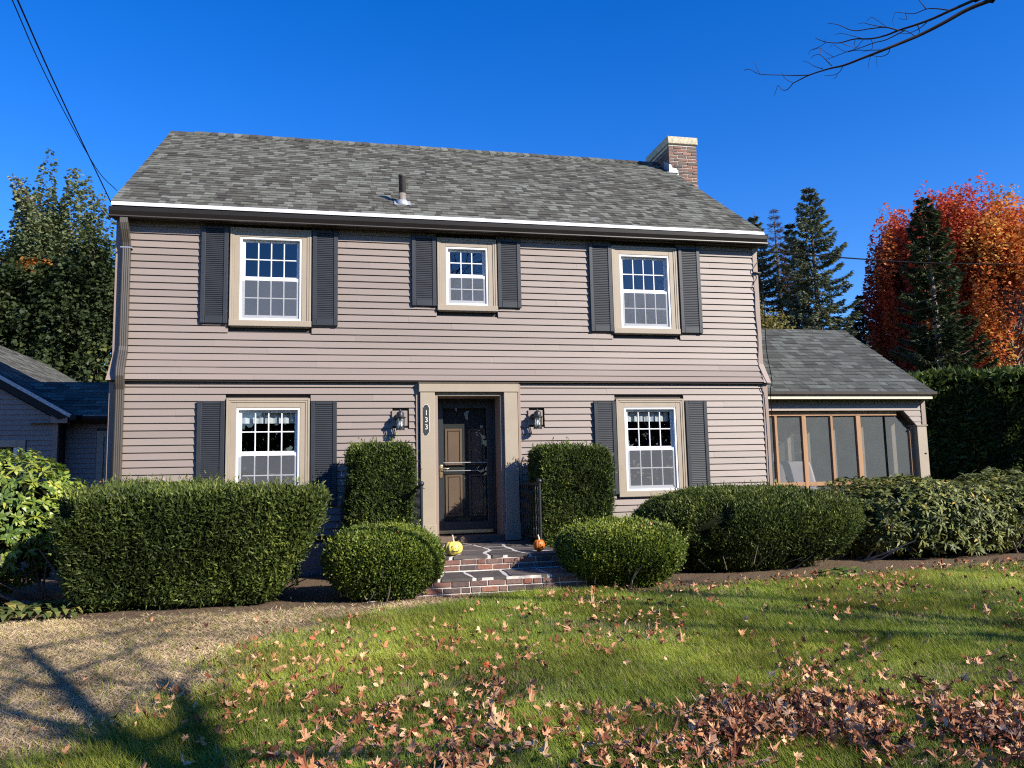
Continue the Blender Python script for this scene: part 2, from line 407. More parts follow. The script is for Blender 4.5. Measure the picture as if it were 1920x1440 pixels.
front_wall = part_empty('front_wall')
board_rng = random.Random(3)
def board(xa, xb, zb, zt, yb, yt, th=.024):
    mb = MB()
    # face leans: bottom edge proud by th, small rounded drip
    mb.add([(xa, yb-th, zb), (xb, yb-th, zb), (xb, yt-.001, zt), (xa, yt-.001, zt), (xa, yb+.004, zb+.002), (xb, yb+.004, zb+.002), (xa, yb-th+.0015, zb-.003), (xb, yb-th+.0015, zb-.003), (xa, yt+.012, zt), (xb, yt+.012, zt)],
           [(0, 1, 3-1, 3), (6, 7, 1, 0), (4, 5, 7, 6), (0, 3, 8, 4), (1, 5, 9, 2)])
    o = mb.build('siding_board', M['siding'], front_wall); return o
def course(xa, xb, zb, zt, yb, yt, opens, joints):
    for s, e in cut(xa, xb, zb, zt, opens):
        cuts = [s]+[j for j in joints if s+.25 < j < e-.25]+[e]
        for i, (a, b) in enumerate(zip(cuts[:-1], cuts[1:])):
            d = .0016*(i % 2)
            board(a, b+(.02 if i < len(cuts)-2 else 0), zb, zt, yb-d, yt-d)
def wopen(w, g=.012): return (w['x0']-g, w['x1']+g, w['z0']-g, w['z1']+g)
uo = [wopen(w) for w in WIN[:3]]
flare = [-.150, -.098, -.056, -.024, -.006]
for k in range(23):
    yb = flare[k] if k < 5 else 0.; yt = flare[k+1] if k+1 < 5 else 0.
    zb = 3.06 if k == 0 else 3.05+k*EX; zt = min(3.05+(k+1)*EX, 5.36)
    j = sorted(board_rng.uniform(.8, 9.2) for _ in range(board_rng.choice([1, 2, 2, 3])))
    course(.075, HX1-.085, zb, zt+.004, yb, yt, uo, j)
lo = [wopen(w) for w in WIN[3:]]+[(4.215, 5.775, .2, 3.06)]+[(3.86, 4.105, 2.385, 2.615), (5.935, 6.18, 2.385, 2.615)]
for k in range(22):
    zt = 2.965+EX-k*EX; zb = zt-EX
    j = sorted(board_rng.uniform(.8, 9.2) for _ in range(board_rng.choice([1, 2, 2])))
    course(.085, HX1-.095, zb, min(zt, 3.03)+.004, YL, YL, lo, j)
# storey break: soffit under the flare
hb(MB().box(.0, HX1, -.152, YL+.03, 3.035, 3.048), 'overhang_soffit', M['soffit'])
# corner boards (upper straight, flared foot, lower)
for s in (-1, 1):
    xo = HX0-.004 if s < 0 else HX1+.004; xi = xo-s*.088
    a, b = min(xo, xi), max(xo, xi)
    hb(MB().bbox(a, b, -.026, .03, 3.37, 5.36), 'corner_board', M['trim_pink'])
    hb(MB().bbox(a-.004, b+.004, YL-.028, YL+.03, .72, 3.03), 'corner_board', M['trim_pink'])
    mb = MB(); xo2 = xo+s*.035
    mb.add([(xi, -.028, 3.38), (xo, -.028, 3.38), (xo2, -.178, 3.045), (xi, -.178, 3.045), (xi, .02, 3.38), (xo, .02, 3.38), (xo2, .02, 3.045), (xi, .02, 3.045)],
           [(0, 3, 2, 1), (1, 2, 6, 5), (0, 4, 7, 3), (3, 7, 6, 2), (0, 1, 5, 4), (4, 5, 6, 7)])
    hb(mb, 'flared_corner_trim', M['trim_pink'])

# eaves: soffit, frieze, fascia, gutter, white drip edge
hb(MB().box(HX0-.04, HX1+.075, -.128, .03, 5.358, 5.372), 'eave_soffit', M['soffit'])
hb(MB().box(HX0-.045, HX1+.08, -.131, -.113, 5.36, 5.575), 'fascia_board', M['soffit'])
mb = MB()   # K-style gutter profile extruded along x, sloping a little
prof = [(-.133, 5.345), (-.185, 5.345), (-.198, 5.38), (-.222, 5.43), (-.224, 5.487), (-.212, 5.492), (-.212, 5.483), (-.14, 5.483), (-.14, 5.50), (-.133, 5.50)]
mb.prism(prof, HX0-.065, HX1+.10, lambda p_, t: (t, p_[0], p_[1]+.0024*(t)))
hb(mb, 'gutter', M['gutter'])
mb = MB().prism([(-.226, 5.345), (-.236, 5.349), (-.234, 5.362), (-.2, 5.362), (-.19, 5.343)], HX0-.066, HX1+.101, lambda p_, t: (t, p_[0], p_[1]+.0024*t)); hb(mb, 'gutter_lip', M['downspout'])
mb = MB().prism([(-.135, 5.59), (-.150, 5.585), (-.165, 5.528), (-.156, 5.525), (-.134, 5.53)], HX0-.05, HX1+.085, lambda p_, t: (t, p_[0], p_[1]+.0015*t)); hb(mb, 'drip_edge', M['drip'])

# roof
SL = .691; ANG = math.atan(SL); RX0, RX1 = -.045, 10.052; EY, EZ = -.145, 5.586; RY, RZ = 3.883, 8.369
roof = part_empty('roof')
def roof_frame(x, s, nrm=0.):
    return (x, EY+s*math.cos(ANG)-nrm*math.sin(ANG), EZ+s*math.sin(ANG)+nrm*math.cos(ANG))
SLEN = (RY-EY)/math.cos(ANG)
mb = MB()
t0 = .03
mb.add([roof_frame(RX0, 0, -.002), roof_frame(RX1, 0, -.002), roof_frame(RX1, SLEN, -.002), roof_frame(RX0, SLEN, -.002),
        roof_frame(RX0, 0, -t0), roof_frame(RX1, 0, -t0), roof_frame(RX1, SLEN, -t0-.05), roof_frame(RX0, SLEN, -t0-.05)],
       [(0, 1, 2, 3), (4, 7, 6, 5), (0, 4, 5, 1), (1, 5, 6, 2), (3, 7, 4, 0)])
yb_ = 2*RY-EY
mb.add([(RX0, yb_, EZ), (RX1, yb_, EZ), (RX1, RY, RZ), (RX0, RY, RZ)], [(0, 3, 2, 1)])
mb.build('roof_deck', M['underlay'], roof)
# rake boards
for x, s in ((RX0, 1), (RX1-.018, 1)):
    mb = MB()
    mb.add([roof_frame(x+.012, .02, -.03), roof_frame(x+.03, .02, -.03), roof_frame(x+.03, SLEN, -.03), roof_frame(x+.012, SLEN, -.03),
            roof_frame(x+.012, .02, -.17), roof_frame(x+.03, .02, -.17), roof_frame(x+.03, SLEN, -.17), roof_frame(x+.012, SLEN, -.17)],
           [(0, 1, 2, 3), (4, 7, 6, 5), (0, 4, 5, 1), (1, 5, 6, 2), (2, 6, 7, 3), (3, 7, 4, 0)])
    mb.build('rake_board', M['soffit'], roof)
def shingle_geo(w, L_, th, lip=.0): # local: x, s (up slope), n
    return [(0, 0, 0), (w, 0, 0), (w, L_, -.012), (0, L_, -.012), (0, 0, th), (w, 0, th), (w, L_, -.006), (0, L_, -.006)], [(0, 4, 7, 3), (1, 2, 6, 5), (0, 1, 5, 4), (4, 5, 6, 7)]
def lay_shingles(parent, frame, x0, x1, slen, expo, material, max_ind, ang, holes=(), wids=(.09, .11, .13, .16, .20), indiv=True, name='shingle'):
    meshes = {}
    cnt = 0; rest = MB(); rr = random.Random(11)
    s = 0.; row = 0
    while s < slen-.03:
        L_ = min(expo+.09, slen-s+.0)
        x = x0-.0; first = True
        while x < x1-.005:
            w = rr.choice(wids)
            if first: w *= rr.uniform(.4, 1); first = False
            if x+w > x1-.05: w = x1-x
            th = rr.choice([.006, .007, .012, .013])
            skip = any(a < x+w/2 < b and c_ < s+expo/2 < d for a, b, c_, d in holes)
            if not skip:
                if indiv and cnt < max_ind and abs(L_-expo-.09) < 1e-6:
                    key = (round(w, 2), th)
                    if key not in meshes:
                        vv, ff = shingle_geo(key[0]-.002, expo+.09, th); meshes[key] = MB().add(vv, ff).mesh(name, material)
                    o = link(name, meshes[key], parent); p_ = frame(x, s, .001); o.location = p_
                    o.rotation_euler = (ang, 0, 0); cnt += 1
                else:
                    vv, ff = shingle_geo(w-.002, L_, th)
                    rest.add([frame(x+a, s+b, .001+c_) for a, b, c_ in vv], ff, rr.random())
            x += w
        s += expo; row += 1
    if rest.v:
        tag(rest.build('shingles', material, parent), kind='stuff')
lay_shingles(roof, roof_frame, RX0-.012, RX1+.012, SLEN, .138, M['shingle'], 300, ANG, holes=((9.93, 10.2, 4.13, 5.0),))
# ridge caps
mb = MB(); x = RX0-.012
while x < 9.9:
    w = min(.145, 9.92-x); h = random.uniform(.004, .012)+(.028 if x > .3 else 0)
    mb.add([(x, RY-.14, RZ-.085+h), (x+w+.05, RY-.14, RZ-.09+h*.8), (x+w+.05, RY, RZ+.010+h*.8), (x, RY, RZ+.012+h), (x, RY+.14, RZ-.085+h), (x+w+.05, RY+.14, RZ-.09+h*.8), (x, RY-.14, RZ-.10), (x, RY+.14, RZ-.1)],
           [(0, 1, 2, 3), (3, 2, 5, 4), (6, 0, 3, 4, 7), (0, 6, 1)], random.random()); x += w
tag(mb.build('ridge_caps', M['shingle'], roof), kind='stuff')

# vent pipe
vp = part_empty('vent_pipe'); b = roof_frame(4.066, .5/math.cos(ANG), 0); bx, by, bz = 4.066, .36, EZ+(.36-EY)*SL
mb = MB().lathe([(.057, -.1), (.057, .17)], (bx, by, bz), 20); mb.build('pipe_base', mat('pipe_pale_band', (.2, .17, .14), .7, 0, 30, .25), vp, True)
mb = MB().lathe([(.0565, .17), (.056, .44), (.062, .442), (.062, .478), (.05, .48)], (bx, by, bz), 20); mb.build('pipe', M['lead'], vp, True)
mb = MB().lathe([(.115, -.04), (.10, .02), (.075, .075), (.062, .08)], (bx, by, bz-.02), 22); mb.build('boot_flashing', M['flashing'], vp, True)
mb = MB(); q = [(-.13, -.12), (.13, -.12), (.13, .12), (-.13, .12)]
mb.quad(*[(bx+a, by+s_*math.cos(ANG)-.016*math.sin(ANG), bz+s_*math.sin(ANG)+.018) for a, s_ in q]); mb.build('flashing_plate', M['flashing'], vp)

# chimney
chim = part_empty('chimney'); CX0, CX1, CY0, CY1, CZ = 9.94, 10.58, 3.235, 4.40, 8.565
MB().box(CX0+.012, CX1-.012, CY0+.012, CY1-.012, .28, CZ).build('mortar_core', M['mortar'], chim)
bl, bh, jt = .195, .056, .0135
def brick_mesh(w, h, d, material, name='brick'):
    k = .004; mb = MB()
    # local: x 0..w, y 0 (front)..d, z 0..h, chamfered front
    mb.bbox(0, w, 0, d, 0, h, k); return mb.mesh(name, material)
bm = {}
def lay_bricks(parent, x0, x1, z0, z1, y, material, rot=0., d=.05, bl=bl, bh=bh, seed=1, org=None, soldier_bottom=False):
    rr = random.Random(seed); z = z0; row = 0
    while z+bh <= z1+.012:
        x = x0; first = True
        while x < x1-.02:
            w = bl*rr.choice([1, 1, 1, .98, .5]) if not first else (bl if row % 2 == 0 else bl*.5)
            first = False
            if x+w > x1-.04: w = x1-x
            key = (round(w, 3), round(bh, 3), d, material.name)
            if key not in bm: bm[key] = brick_mesh(w, bh, d, material)
            o = link('brick', bm[key], parent)
            jy = rr.uniform(-.003, .004); jz = rr.uniform(-.002, .002)
            if rot == 0: o.location = (x, y+jy, z+jz)
            elif rot > 0: o.location = (y-jy, x, z+jz); o.rotation_euler = (0, 0, math.pi/2)      # faces +x
            else: o.location = (y+jy, x+w, z+jz); o.rotation_euler = (0, 0, -math.pi/2)              # faces -x
            x += w+jt
        z += bh+jt; row += 1
lay_bricks(chim, CX0, CX1, 7.15, CZ-.01, CY0, M['chim_brick'], 0, seed=4)
lay_bricks(chim, CY0+.015, CY1, 7.75, CZ-.01, CX0, M['chim_brick'], -1, seed=5)
lay_bricks(chim, CY0+.015, CY1, 7.15, CZ-.01, CX1, M['chim_brick'], 1, seed=6)
mb = MB(); cz0, cz1 = CZ-.002, 8.725
pts = []
mb.bbox(CX0-.025, CX1+.02, CY0-.03, CY1+.03, cz0, cz1, .012); mb.build('cap', M['cap'], chim)
mb = MB().add([(CX0+.1, CY0+.05, cz1-.001), (CX0+.40, CY0+.03, cz1-.001), (CX0+.42, CY1-.1, cz1-.001), (CX0+.08, CY1-.1, cz1-.001), (CX0+.13, CY0+.1, cz1+.03), (CX0+.36, CY0+.09, cz1+.028), (CX0+.36, CY1-.2, cz1+.03), (CX0+.13, CY1-.2, cz1+.03)],
              [(0, 1, 5, 4), (1, 2, 6, 5), (2, 3, 7, 6), (3, 0, 4, 7), (4, 5, 6, 7)]); mb.build('mortar_wash', M['cap'], chim)
mb = MB(); zr = EZ+(CY0-EY)*SL
mb.add([(CX0-.006, CY0-.008, zr-.05), (CX0+.20, CY0-.008, zr-.09), (CX0+.19, CY0-.008, zr+.03), (CX0+.15, CY0-.008, zr+.105), (CX0+.07, CY0-.008, zr+.10), (CX0+.035, CY0-.008, zr+.17), (CX0-.006, CY0-.008, zr+.19)], [(0, 1, 2, 3, 4, 5, 6)])
mb.quad((CX0-.006, CY0-.008, zr-.05), (CX0-.006, CY0-.008, zr+.19), (CX0-.008, CY0+.25, zr+.34), (CX0-.008, CY0+.3, zr+.15))
mb.quad((CX0-.09, CY0-.06, zr-.02), (CX0+.2, CY0-.06, zr-.02), (CX0+.2, CY0, zr+.02), (CX0-.06, CY0, zr+.02))
mb.build('flashing', M['flashing'], chim)

# windows
def make_window(w):
    x0, x1, z0, z1, y, cols = (w[k] for k in ('x0', 'x1', 'z0', 'z1', 'y', 'cols'))
    W_ = part_empty('window'); B = M['beige']
    sh = .088; cw = .135; yf = y-.042
    xi0, xi1, zi1, zi0 = x0+cw, x1-cw, z1-cw, z0+sh
    def side(xa, xb, inner):   # stepped casing, inner = +1 when the window lies at +x
        s = inner; e = xa if s > 0 else xb
        mb.bbox(min(e, e+s*.03), max(e, e+s*.03), y-.05, y+.02, z0+sh, z1-.001, .004)
        mb.bbox(min(e+s*.03, e+s*.06), max(e+s*.03, e+s*.06), y-.043, y+.02, z0+sh, z1-.03, .003)
        mb.bbox(min(e+s*.06, e+s*cw), max(e+s*.06, e+s*cw), y-.034, y+.02, z0+sh, z1-.06, .003)
    mb = MB(); side(x0, x0+cw, 1); mb.build('casing', B, W_)
    mb = MB(); side(x1-cw, x1, -1); mb.build('casing', B, W_)
    mb = MB(); mb.bbox(x0+.03, x1-.03, y-.05, y+.02, z1-.03, z1, .004); mb.bbox(x0+.06, x1-.06, y-.043, y+.02, z1-.06, z1-.03, .003); mb.bbox(x0+cw, x1-cw, y-.034, y+.02, z1-cw, z1-.06, .003)
    mb.build('head_casing', B, W_)
    mb = MB().bbox(x0-.004, x1+.006, y-.062, y+.02, z0, z0+sh, .006); mb.bbox(x0+.02, x1-.02, y-.04, y+.02, z0-.012, z0, .002); mb.build('sill', B, W_)
    # J channel round the casing
    V_ = M['vinyl']
    fx0, fx1, fz0, fz1 = xi0, xi1, zi0, zi1
    mb = MB(); f = .034
    mb.bbox(fx0, fx0+f, y-.026, y+.07, fz0, fz1); mb.bbox(fx1-f, fx1, y-.026, y+.07, fz0, fz1)
    mb.bbox(fx0+f, fx1-f, y-.026, y+.07, fz1-f, fz1); mb.bbox(fx0+f, fx1-f, y-.028, y+.07, fz0, fz0+f); mb.build('frame', V_, W_)
    zm = fz0+(fz1-fz0)*.497
    def sash(name, za, zb, yy, st, top, bot):
        a, b = fx0+f, fx1-f
        mb = MB(); mb.bbox(a, a+st, yy, yy+.03, za, zb); mb.bbox(b-st, b, yy, yy+.03, za, zb)
        mb.bbox(a+st, b-st, yy, yy+.03, zb-top, zb); mb.bbox(a+st, b-st, yy, yy+.03, za, za+bot); mb.build(name, V_, W_)
        ga, gb, gc, gd = a+st, b-st, za+bot, zb-top; mw = .009
        rows = 2
        for i in range(1, cols):
            x = ga+(gb-ga)*i/cols; MB().bbox(x-mw, x+mw, yy+.004, yy+.026, gc, gd, .003).build('muntin', V_, W_)
        zc = (gc+gd)/2
        for i in range(cols):
            xa, xb = ga+(gb-ga)*i/cols+(mw if i else 0), ga+(gb-ga)*(i+1)/cols-(mw if i < cols-1 else 0)
            MB().bbox(xa, xb, yy+.004, yy+.026, zc-mw, zc+mw, .003).build('muntin', V_, W_)
            for r_ in range(rows):
                c0, c1 = (gc, zc-mw) if r_ == 0 else (zc+mw, gd)
                tl = random.uniform(-.0007, .0007)
                MB().quad((xa, yy+.015, c0), (xb, yy+.015+tl, c0), (xb, yy+.015+tl, c1), (xa, yy+.015, c1)).build('pane', M['glass'], W_)
        return ga, gb, gc, gd
    sash('upper_sash', zm, fz1-f, y+.026, .040, .032, .046)
    ga, gb, gc, gd = sash('lower_sash', fz0+f, zm+.022, y-.004, .040, .044, .05)
    MB().quad((fx0+f+.004, y-.012, fz0+f+.004), (fx1-f-.004, y-.012, fz0+f+.004), (fx1-f-.004, y-.012, zm-.026), (fx0+f+.004, y-.012, zm-.026)).build('insect_screen', M['insect'], W_)
    # sash locks
    for t in (.27, .73):
        x = fx0+(fx1-fx0)*t; MB().bbox(x-.03, x+.03, y+.002, y+.024, zm+.0225, zm+.036, .004).build('sash_lock', V_, W_)
    # curtain
    if w['kind'] == 'lower':
        mb = MB(); n_ = 40
        for i in range(n_):
            xa = fx0+.03+(fx1-fx0-.10)*i/n_; xb = fx0+.03+(fx1-fx0-.10)*(i+1)/n_; d0 = .008*math.sin(i*1.1); d1 = .008*math.sin((i+1)*1.1)
            mb.quad((xa, y+.11+d0, fz1-.215), (xb, y+.11+d1, fz1-.215), (xb, y+.11+d1, fz1), (xa, y+.11+d0, fz1))
        mb.build('valance', M['cloth'], W_)
    mb = MB()      # reveal box inside the opening
    for (a, b, c_, d) in ((fx0, fx0, fz0, fz1), (fx1, fx1, fz0, fz1)): mb.quad((a, y+.06, c_), (a, y+.2, c_), (a, y+.2, d), (a, y+.06, d))
    mb.quad((fx0, y+.06, fz0), (fx1, y+.06, fz0), (fx1, y+.2, fz0), (fx0, y+.2, fz0)); mb.quad((fx0, y+.06, fz1), (fx1, y+.06, fz1), (fx1, y+.2, fz1), (fx0, y+.2, fz1))
    mb.build('jamb_lining', M['cloth'], W_)
for w in WIN: make_window(w)

# shutters
def make_shutter(x0, x1, z0, z1, y):
    S_ = part_empty('shutter'); st = .062; tr = .045; br = .105; d = .036; m_ = M['shutter']
    mb = MB(); mb.bbox(x0, x0+st, y-d, y-.002, z0, z1, .006); mb.build('stile', m_, S_)
    mb = MB(); mb.bbox(x1-st, x1, y-d, y-.002, z0, z1, .006); mb.build('stile', m_, S_)
    mb = MB(); mb.bbox(x0+st, x1-st, y-d+.006, y-.002, z1-tr, z1-.002, .006); mb.build('top_rail', m_, S_)
    mb = MB(); mb.bbox(x0+st, x1-st, y-d+.006, y-.002, z0+.002, z0+br, .006); mb.build('bottom_rail', m_, S_)
    mb = MB(); za, zb = z0+br, z1-tr; nl = max(3, round((zb-za)/.0285)); p_ = (zb-za)/nl
    for i in range(nl):
        z = za+i*p_
        mb.add([(x0+st, y-.027, z+.001), (x1-st, y-.027, z+.001), (x1-st, y-.027, z+.009), (x0+st, y-.027, z+.009), (x0+st, y-.016, z+p_), (x1-st, y-.016, z+p_), (x0+st, y-.016, z), (x1-st, y-.016, z)],
               [(0, 1, 2, 3), (3, 2, 5, 4), (6, 7, 1, 0)])
    tag(mb.build('louvers', m_, S_), kind='stuff')
    mb = MB()
    for z in (z0+.10, (z0+z1)/2+.02, z1-.03):
        for x in (x0+.03, x1-.03): mb.lathe([(.006, 0), (.006, .003), (.003, .005)], (0, 0, 0), 8); mb.v[-24:] = [(x+a, y-d-c_, z+b_) for a, b_, c_ in mb.v[-24:]]
    mb.build('screws', m_, S_)
for x0, x1, z0, z1, y in ((1.14, 1.513, 3.885, 5.325, 0), (2.70, 3.068, 3.878, 5.325, 0), (4.166, 4.54, 4.212, 5.31, 0), (5.498, 5.868, 4.214, 5.31, 0), (6.995, 7.372, 3.868, 5.31, 0), (8.53, 8.908, 3.868, 5.31, 0),
                          (1.145, 1.515, 1.25, 2.758, YL), (2.69, 3.06, 1.25, 2.752, YL), (6.965, 7.325, 1.30, 2.748, YL), (8.492, 8.868, 1.25, 2.748, YL)):
    make_shutter(x0, x1, z0, z1, y-.0265)

# downspout at the left corner
mb = MB()
def ribbed(mb, path, w=.102, d=.076):
    prof = []
    nseg = 8
    for i in range(nseg+1):
        prof.append((-w/2+w*i/nseg, -d/2-(.004 if i % 2 else 0)))
    prof += [(w/2, d/2), (-w/2, d/2)]
    n_ = len(prof); base = len(mb.v)
    for i, (px, py, pz) in enumerate(path):
        a = path[max(i-1, 0)]; b_ = path[min(i+1, len(path)-1)]
        t = Vector((0, b_[1]-a[1], b_[2]-a[2])).normalized()       # bends stay in the y-z plane
        nrm = Vector((0, -t.z, t.y)) if True else None
        if nrm.y > 0: nrm = -nrm
        for (u, v_) in prof: mb.v.append((px+u, py-nrm.y*v_*1.0 if False else py+(-nrm.y)*v_, pz+(-nrm.z)*v_))
    for i in range(len(path)-1):
        for k in range(n_):
            mb.f.append((base+i*n_+k, base+i*n_+(k+1) % n_, base+(i+1)*n_+(k+1) % n_, base+(i+1)*n_+k)); mb.r.append(0)
    mb.f.append(tuple(base+k for k in range(n_))); mb.r.append(0); mb.f.append(tuple(base+(len(path)-1)*n_+k for k in range(n_))); mb.r.append(0)
dx = .152
ribbed(mb, [(dx-.02, -.18, 5.36), (dx-.02, -.18, 5.27), (dx-.01, -.16, 5.19), (dx, -.085, 5.02), (dx, -.07, 4.95)]); hb(mb, 'downspout_elbow', M['downspout'])
mb = MB(); ribbed(mb, [(dx, -.07, 4.97), (dx, -.07, 3.50)]); hb(mb, 'downspout', M['downspout'])
mb = MB(); ribbed(mb, [(dx, -.072, 3.52), (dx, -.085, 3.45), (dx, -.16, 3.30), (dx, -.205, 3.20), (dx, -.212, 3.10), (dx, -.19, 3.0), (dx, -.165, 2.93)], .108, .08); hb(mb, 'downspout_elbow', M['downspout'])
mb = MB(); ribbed(mb, [(dx-.005, -.16, 2.96), (dx-.005, -.16, .45)]); hb(mb, 'downspout', M['downspout'])
hb(MB().box(dx-.075, dx+.075, -.115, -.0, 4.93, 4.945), 'downspout_strap', M['steel'])
mb = MB().box(.088, .102, YL-.12, YL-.014, .5, 3.0); hb(mb, 'downspout_backing', M['gutter'])

# door surround, storm door, entry door
ds = part_empty('door_surround'); B = M['beige']; yp = -.165
MB().bbox(4.262, 4.482, yp, YL, .672, 2.885, .006).build('pilaster', B, ds)
MB().bbox(5.532, 5.742, yp, YL, .672, 2.885, .006).build('pilaster', B, ds)
MB().bbox(4.252, 4.492, yp-.012, YL, .672, .93, .006).build('plinth', B, ds)
MB().bbox(5.522, 5.752, yp-.012, YL, .672, .93, .006).build('plinth', B, ds)
MB().bbox(4.245, 5.758, yp-.012, YL, 2.886, 3.008, .006).build('header', B, ds)
MB().add([(4.235, yp-.03, 3.03), (5.768, yp-.03, 3.03), (5.758, yp-.01, 3.0085), (4.245, yp-.01, 3.0085), (4.235, YL, 3.03), (5.768, YL, 3.03)], [(0, 3, 2, 1), (0, 1, 5, 4)]).build('crown', B, ds)
MB().bbox(4.205, 4.25, YL-.04, YL+.02, .672, 3.03, .004).build('outer_casing', M['trim_pink'], ds)
MB().bbox(5.756, 5.80, YL-.04, YL+.02, .672, 3.03, .004).build('outer_casing', M['trim_pink'], ds)
MB().bbox(4.484, 4.531, -.112, .0, .75, 2.884, .004).build('jamb_trim', M['trim_pink'], ds)
MB().bbox(5.482, 5.530, -.112, .0, .75, 2.884, .004).build('jamb_trim', M['trim_pink'], ds)
MB().bbox(4.532, 5.481, -.112, .0, 2.832, 2.884, .004).build('head_trim', B, ds)
mb = MB(); mb.box(4.50, 4.531, .002, .36, .70, 2.86); mb.build('door_reveal', M['trim_pink'], ds)
mb = MB(); mb.box(5.482, 5.51, .002, .36, .70, 2.86); mb.build('door_reveal', M['trim_pink'], ds)
mb = MB(); mb.box(4.532, 5.481, .002, .36, 2.832, 2.86); mb.build('door_reveal', M['trim_pink'], ds)
MB().bbox(4.484, 5.53, -.10, .36, .655, .745, .006).build('threshold', M['wood_dark'], ds)
sdoor = part_empty('storm_door'); P_ = M['black_paint']; yd = .31; X0, X1, Z0, Z1 = 4.56, 5.452, .775, 2.80
for a, b, c_, d in ((X0, X0+.105, Z0, Z1), (X1-.105, X1, Z0, Z1), (X0+.105, X1-.105, Z1-.12, Z1), (X0+.105, X1-.105, Z0, Z0+.17)):
    MB().bbox(a, b, yd, yd+.03, c_, d, .006).build('frame_rail', P_, sdoor)
MB().quad((X0+.105, yd+.016, Z0+.17), (X1-.105, yd+.016, Z0+.17), (X1-.105, yd+.016, Z1-.12), (X0+.105, yd+.016, Z1-.12)).build('pane', M['door_glass'], sdoor)
MB().bbox(X0+.105, X1-.105, yd+.006, yd+.02, 1.836, 1.85, .003).build('glass_rail', M['steel'], sdoor)
MB().bbox(X0+.105, X1-.105, yd+.006, yd+.02, 1.712, 1.724, .003).build('glass_rail', M['steel'], sdoor)
MB().bbox(X0+.005, X1-.03, yd-.012, yd+.02, Z0-.012, Z0+.045, .004).build('brass_sweep', M['brass'], sdoor)
MB().bbox(4.532, X0-.001, yd-.01, yd+.05, .75, 2.83, .003).build('door_frame', P_, sdoor)
MB().bbox(X1+.001, 5.481, yd-.01, yd+.05, .75, 2.83, .003).build('door_frame', P_, sdoor)
MB().bbox(X0-.001, X1+.001, yd-.01, yd+.05, Z1+.001, 2.831, .003).build('door_frame', P_, sdoor)
mb = MB().lathe([(.018, -.13), (.026, -.11), (.026, .06), (.018, .085)], (0, 0, 0), 12)
mb.v = [(4.625+a, yd-.004+b_*.35, 1.735+c_) for a, b_, c_ in mb.v]; hp = mb.build('handle_plate', M['brass'], sdoor, True)
mb = MB().tube([(4.625, yd-.005, 1.752), (4.63, yd-.06, 1.755), (4.67, yd-.065, 1.757), (4.715, yd-.06, 1.748), (4.75, yd-.055, 1.76)], [.012, .012, .010, .009, .008], 8); mb.build('handle_lever', M['brass'], sdoor, True)
ed = part_empty('entry_door'); ye = .40
MB().box(X0-.02, X1+.02, ye, ye+.05, .75, 2.83).build('slab', M['entry'], ed)
for za, zb in ((1.02, 1.66), (1.80, 2.37)):
    for xa, xb in ((4.70, 4.965), (5.07, 5.335)):
        mb = MB(); f = .035
        mb.bbox(xa, xa+f, ye-.014, ye-.001, za, zb); mb.bbox(xb-f, xb, ye-.014, ye-.001, za, zb); mb.bbox(xa+f, xb-f, ye-.014, ye-.001, za, za+f); mb.bbox(xa+f, xb-f, ye-.014, ye-.001, zb-f, zb)
        mb.build('panel_moulding', M['cream'] if False else M['entry_panel'], ed)
        MB().bbox(xa+f+.008, xb-f-.008, ye-.010, ye-.001, za+f+.008, zb-f-.008, .008).build('raised_panel', M['entry_panel'], ed)
MB().box(X0-.03, X1+.03, ye+.06, ye+.07, .7, 2.86).build('backing', M['interior'], ed)

# corner wire bracket
hb(MB().bbox(HX1-.09, HX1+.05, -.06, -.026, 4.905, 4.93, .004), 'cable_clamp', M['black_iron'])

# ------------------------------------------------------------------ wall lanterns
def lantern(x, z, label):
    T = thing('wall_lantern', label, 'wall lamp', (x-.003, YL, z), 'wall lanterns beside the door')
    I = M['black_iron']
    MB().bbox(-.115, .115, -.045, .01, -.055, .172, .006).build('mounting_block', M['siding'], T)
    mb = MB().lathe([(.052, 0), (.052, .014), (.03, .03)], (0, 0, 0), 16); mb.v = [(a-.03, -.045-c_, b_+.07) for a, b_, c_ in mb.v]; mb.build('back_plate', I, T, True)
    MB().tube([(-.03, -.06, .08), (-.028, -.11, .115), (-.012, -.15, .105), (0, -.165, .08)], .014, 8).build('arm', I, T, True)
    cx, cy = .0, -.175
    mb = MB().lathe([(.083, .055), (.086, .062), (.062, .072), (.055, .078), (.053, .125), (.044, .14), (.02, .150), (.012, .165), (.016, .172), (.004, .184)], (cx, cy, 0), 18); mb.build('roof_cap', I, T, True)
    mb = MB().lathe([(.066, .045), (.066, .056)], (cx, cy, 0), 18); mb.build('top_ring', I, T)
    mb = MB().lathe([(.060, -.118), (.064, -.108), (.064, -.098), (.055, -.098)], (cx, cy, 0), 18); mb.build('bottom_ring', I, T)
    for k in range(6):
        a = math.pi/6+k*math.pi/3
        MB().tube([(cx+.064*math.cos(a), cy+.064*math.sin(a), .05), (cx+.060*math.cos(a), cy+.060*math.sin(a), -.105), (cx+.064*math.cos(a), cy+.064*math.sin(a), -.128)], .0062, 6).build('cage_bar', I, T)
    mb = MB().lathe([(.010, .035), (.014, .0), (.03, -.035), (.031, -.052), (.022, -.072), (.006, -.08)], (cx, cy, .0), 14); mb.build('bulb', M['bulb'], T, True)
    mb = MB().lathe([(.050, -.096), (.053, .05)], (cx, cy, 0), 18); mb.f = mb.f[:-2]; mb.r = mb.r[:-2]; mb.build('glass', M['lamp_glass'], T, True)
    return T
lantern(3.965, 2.44, 'black wall lantern left of the front door, near the house number')
lantern(6.03, 2.44, 'black wall lantern right of the front door, above the taller square yew')

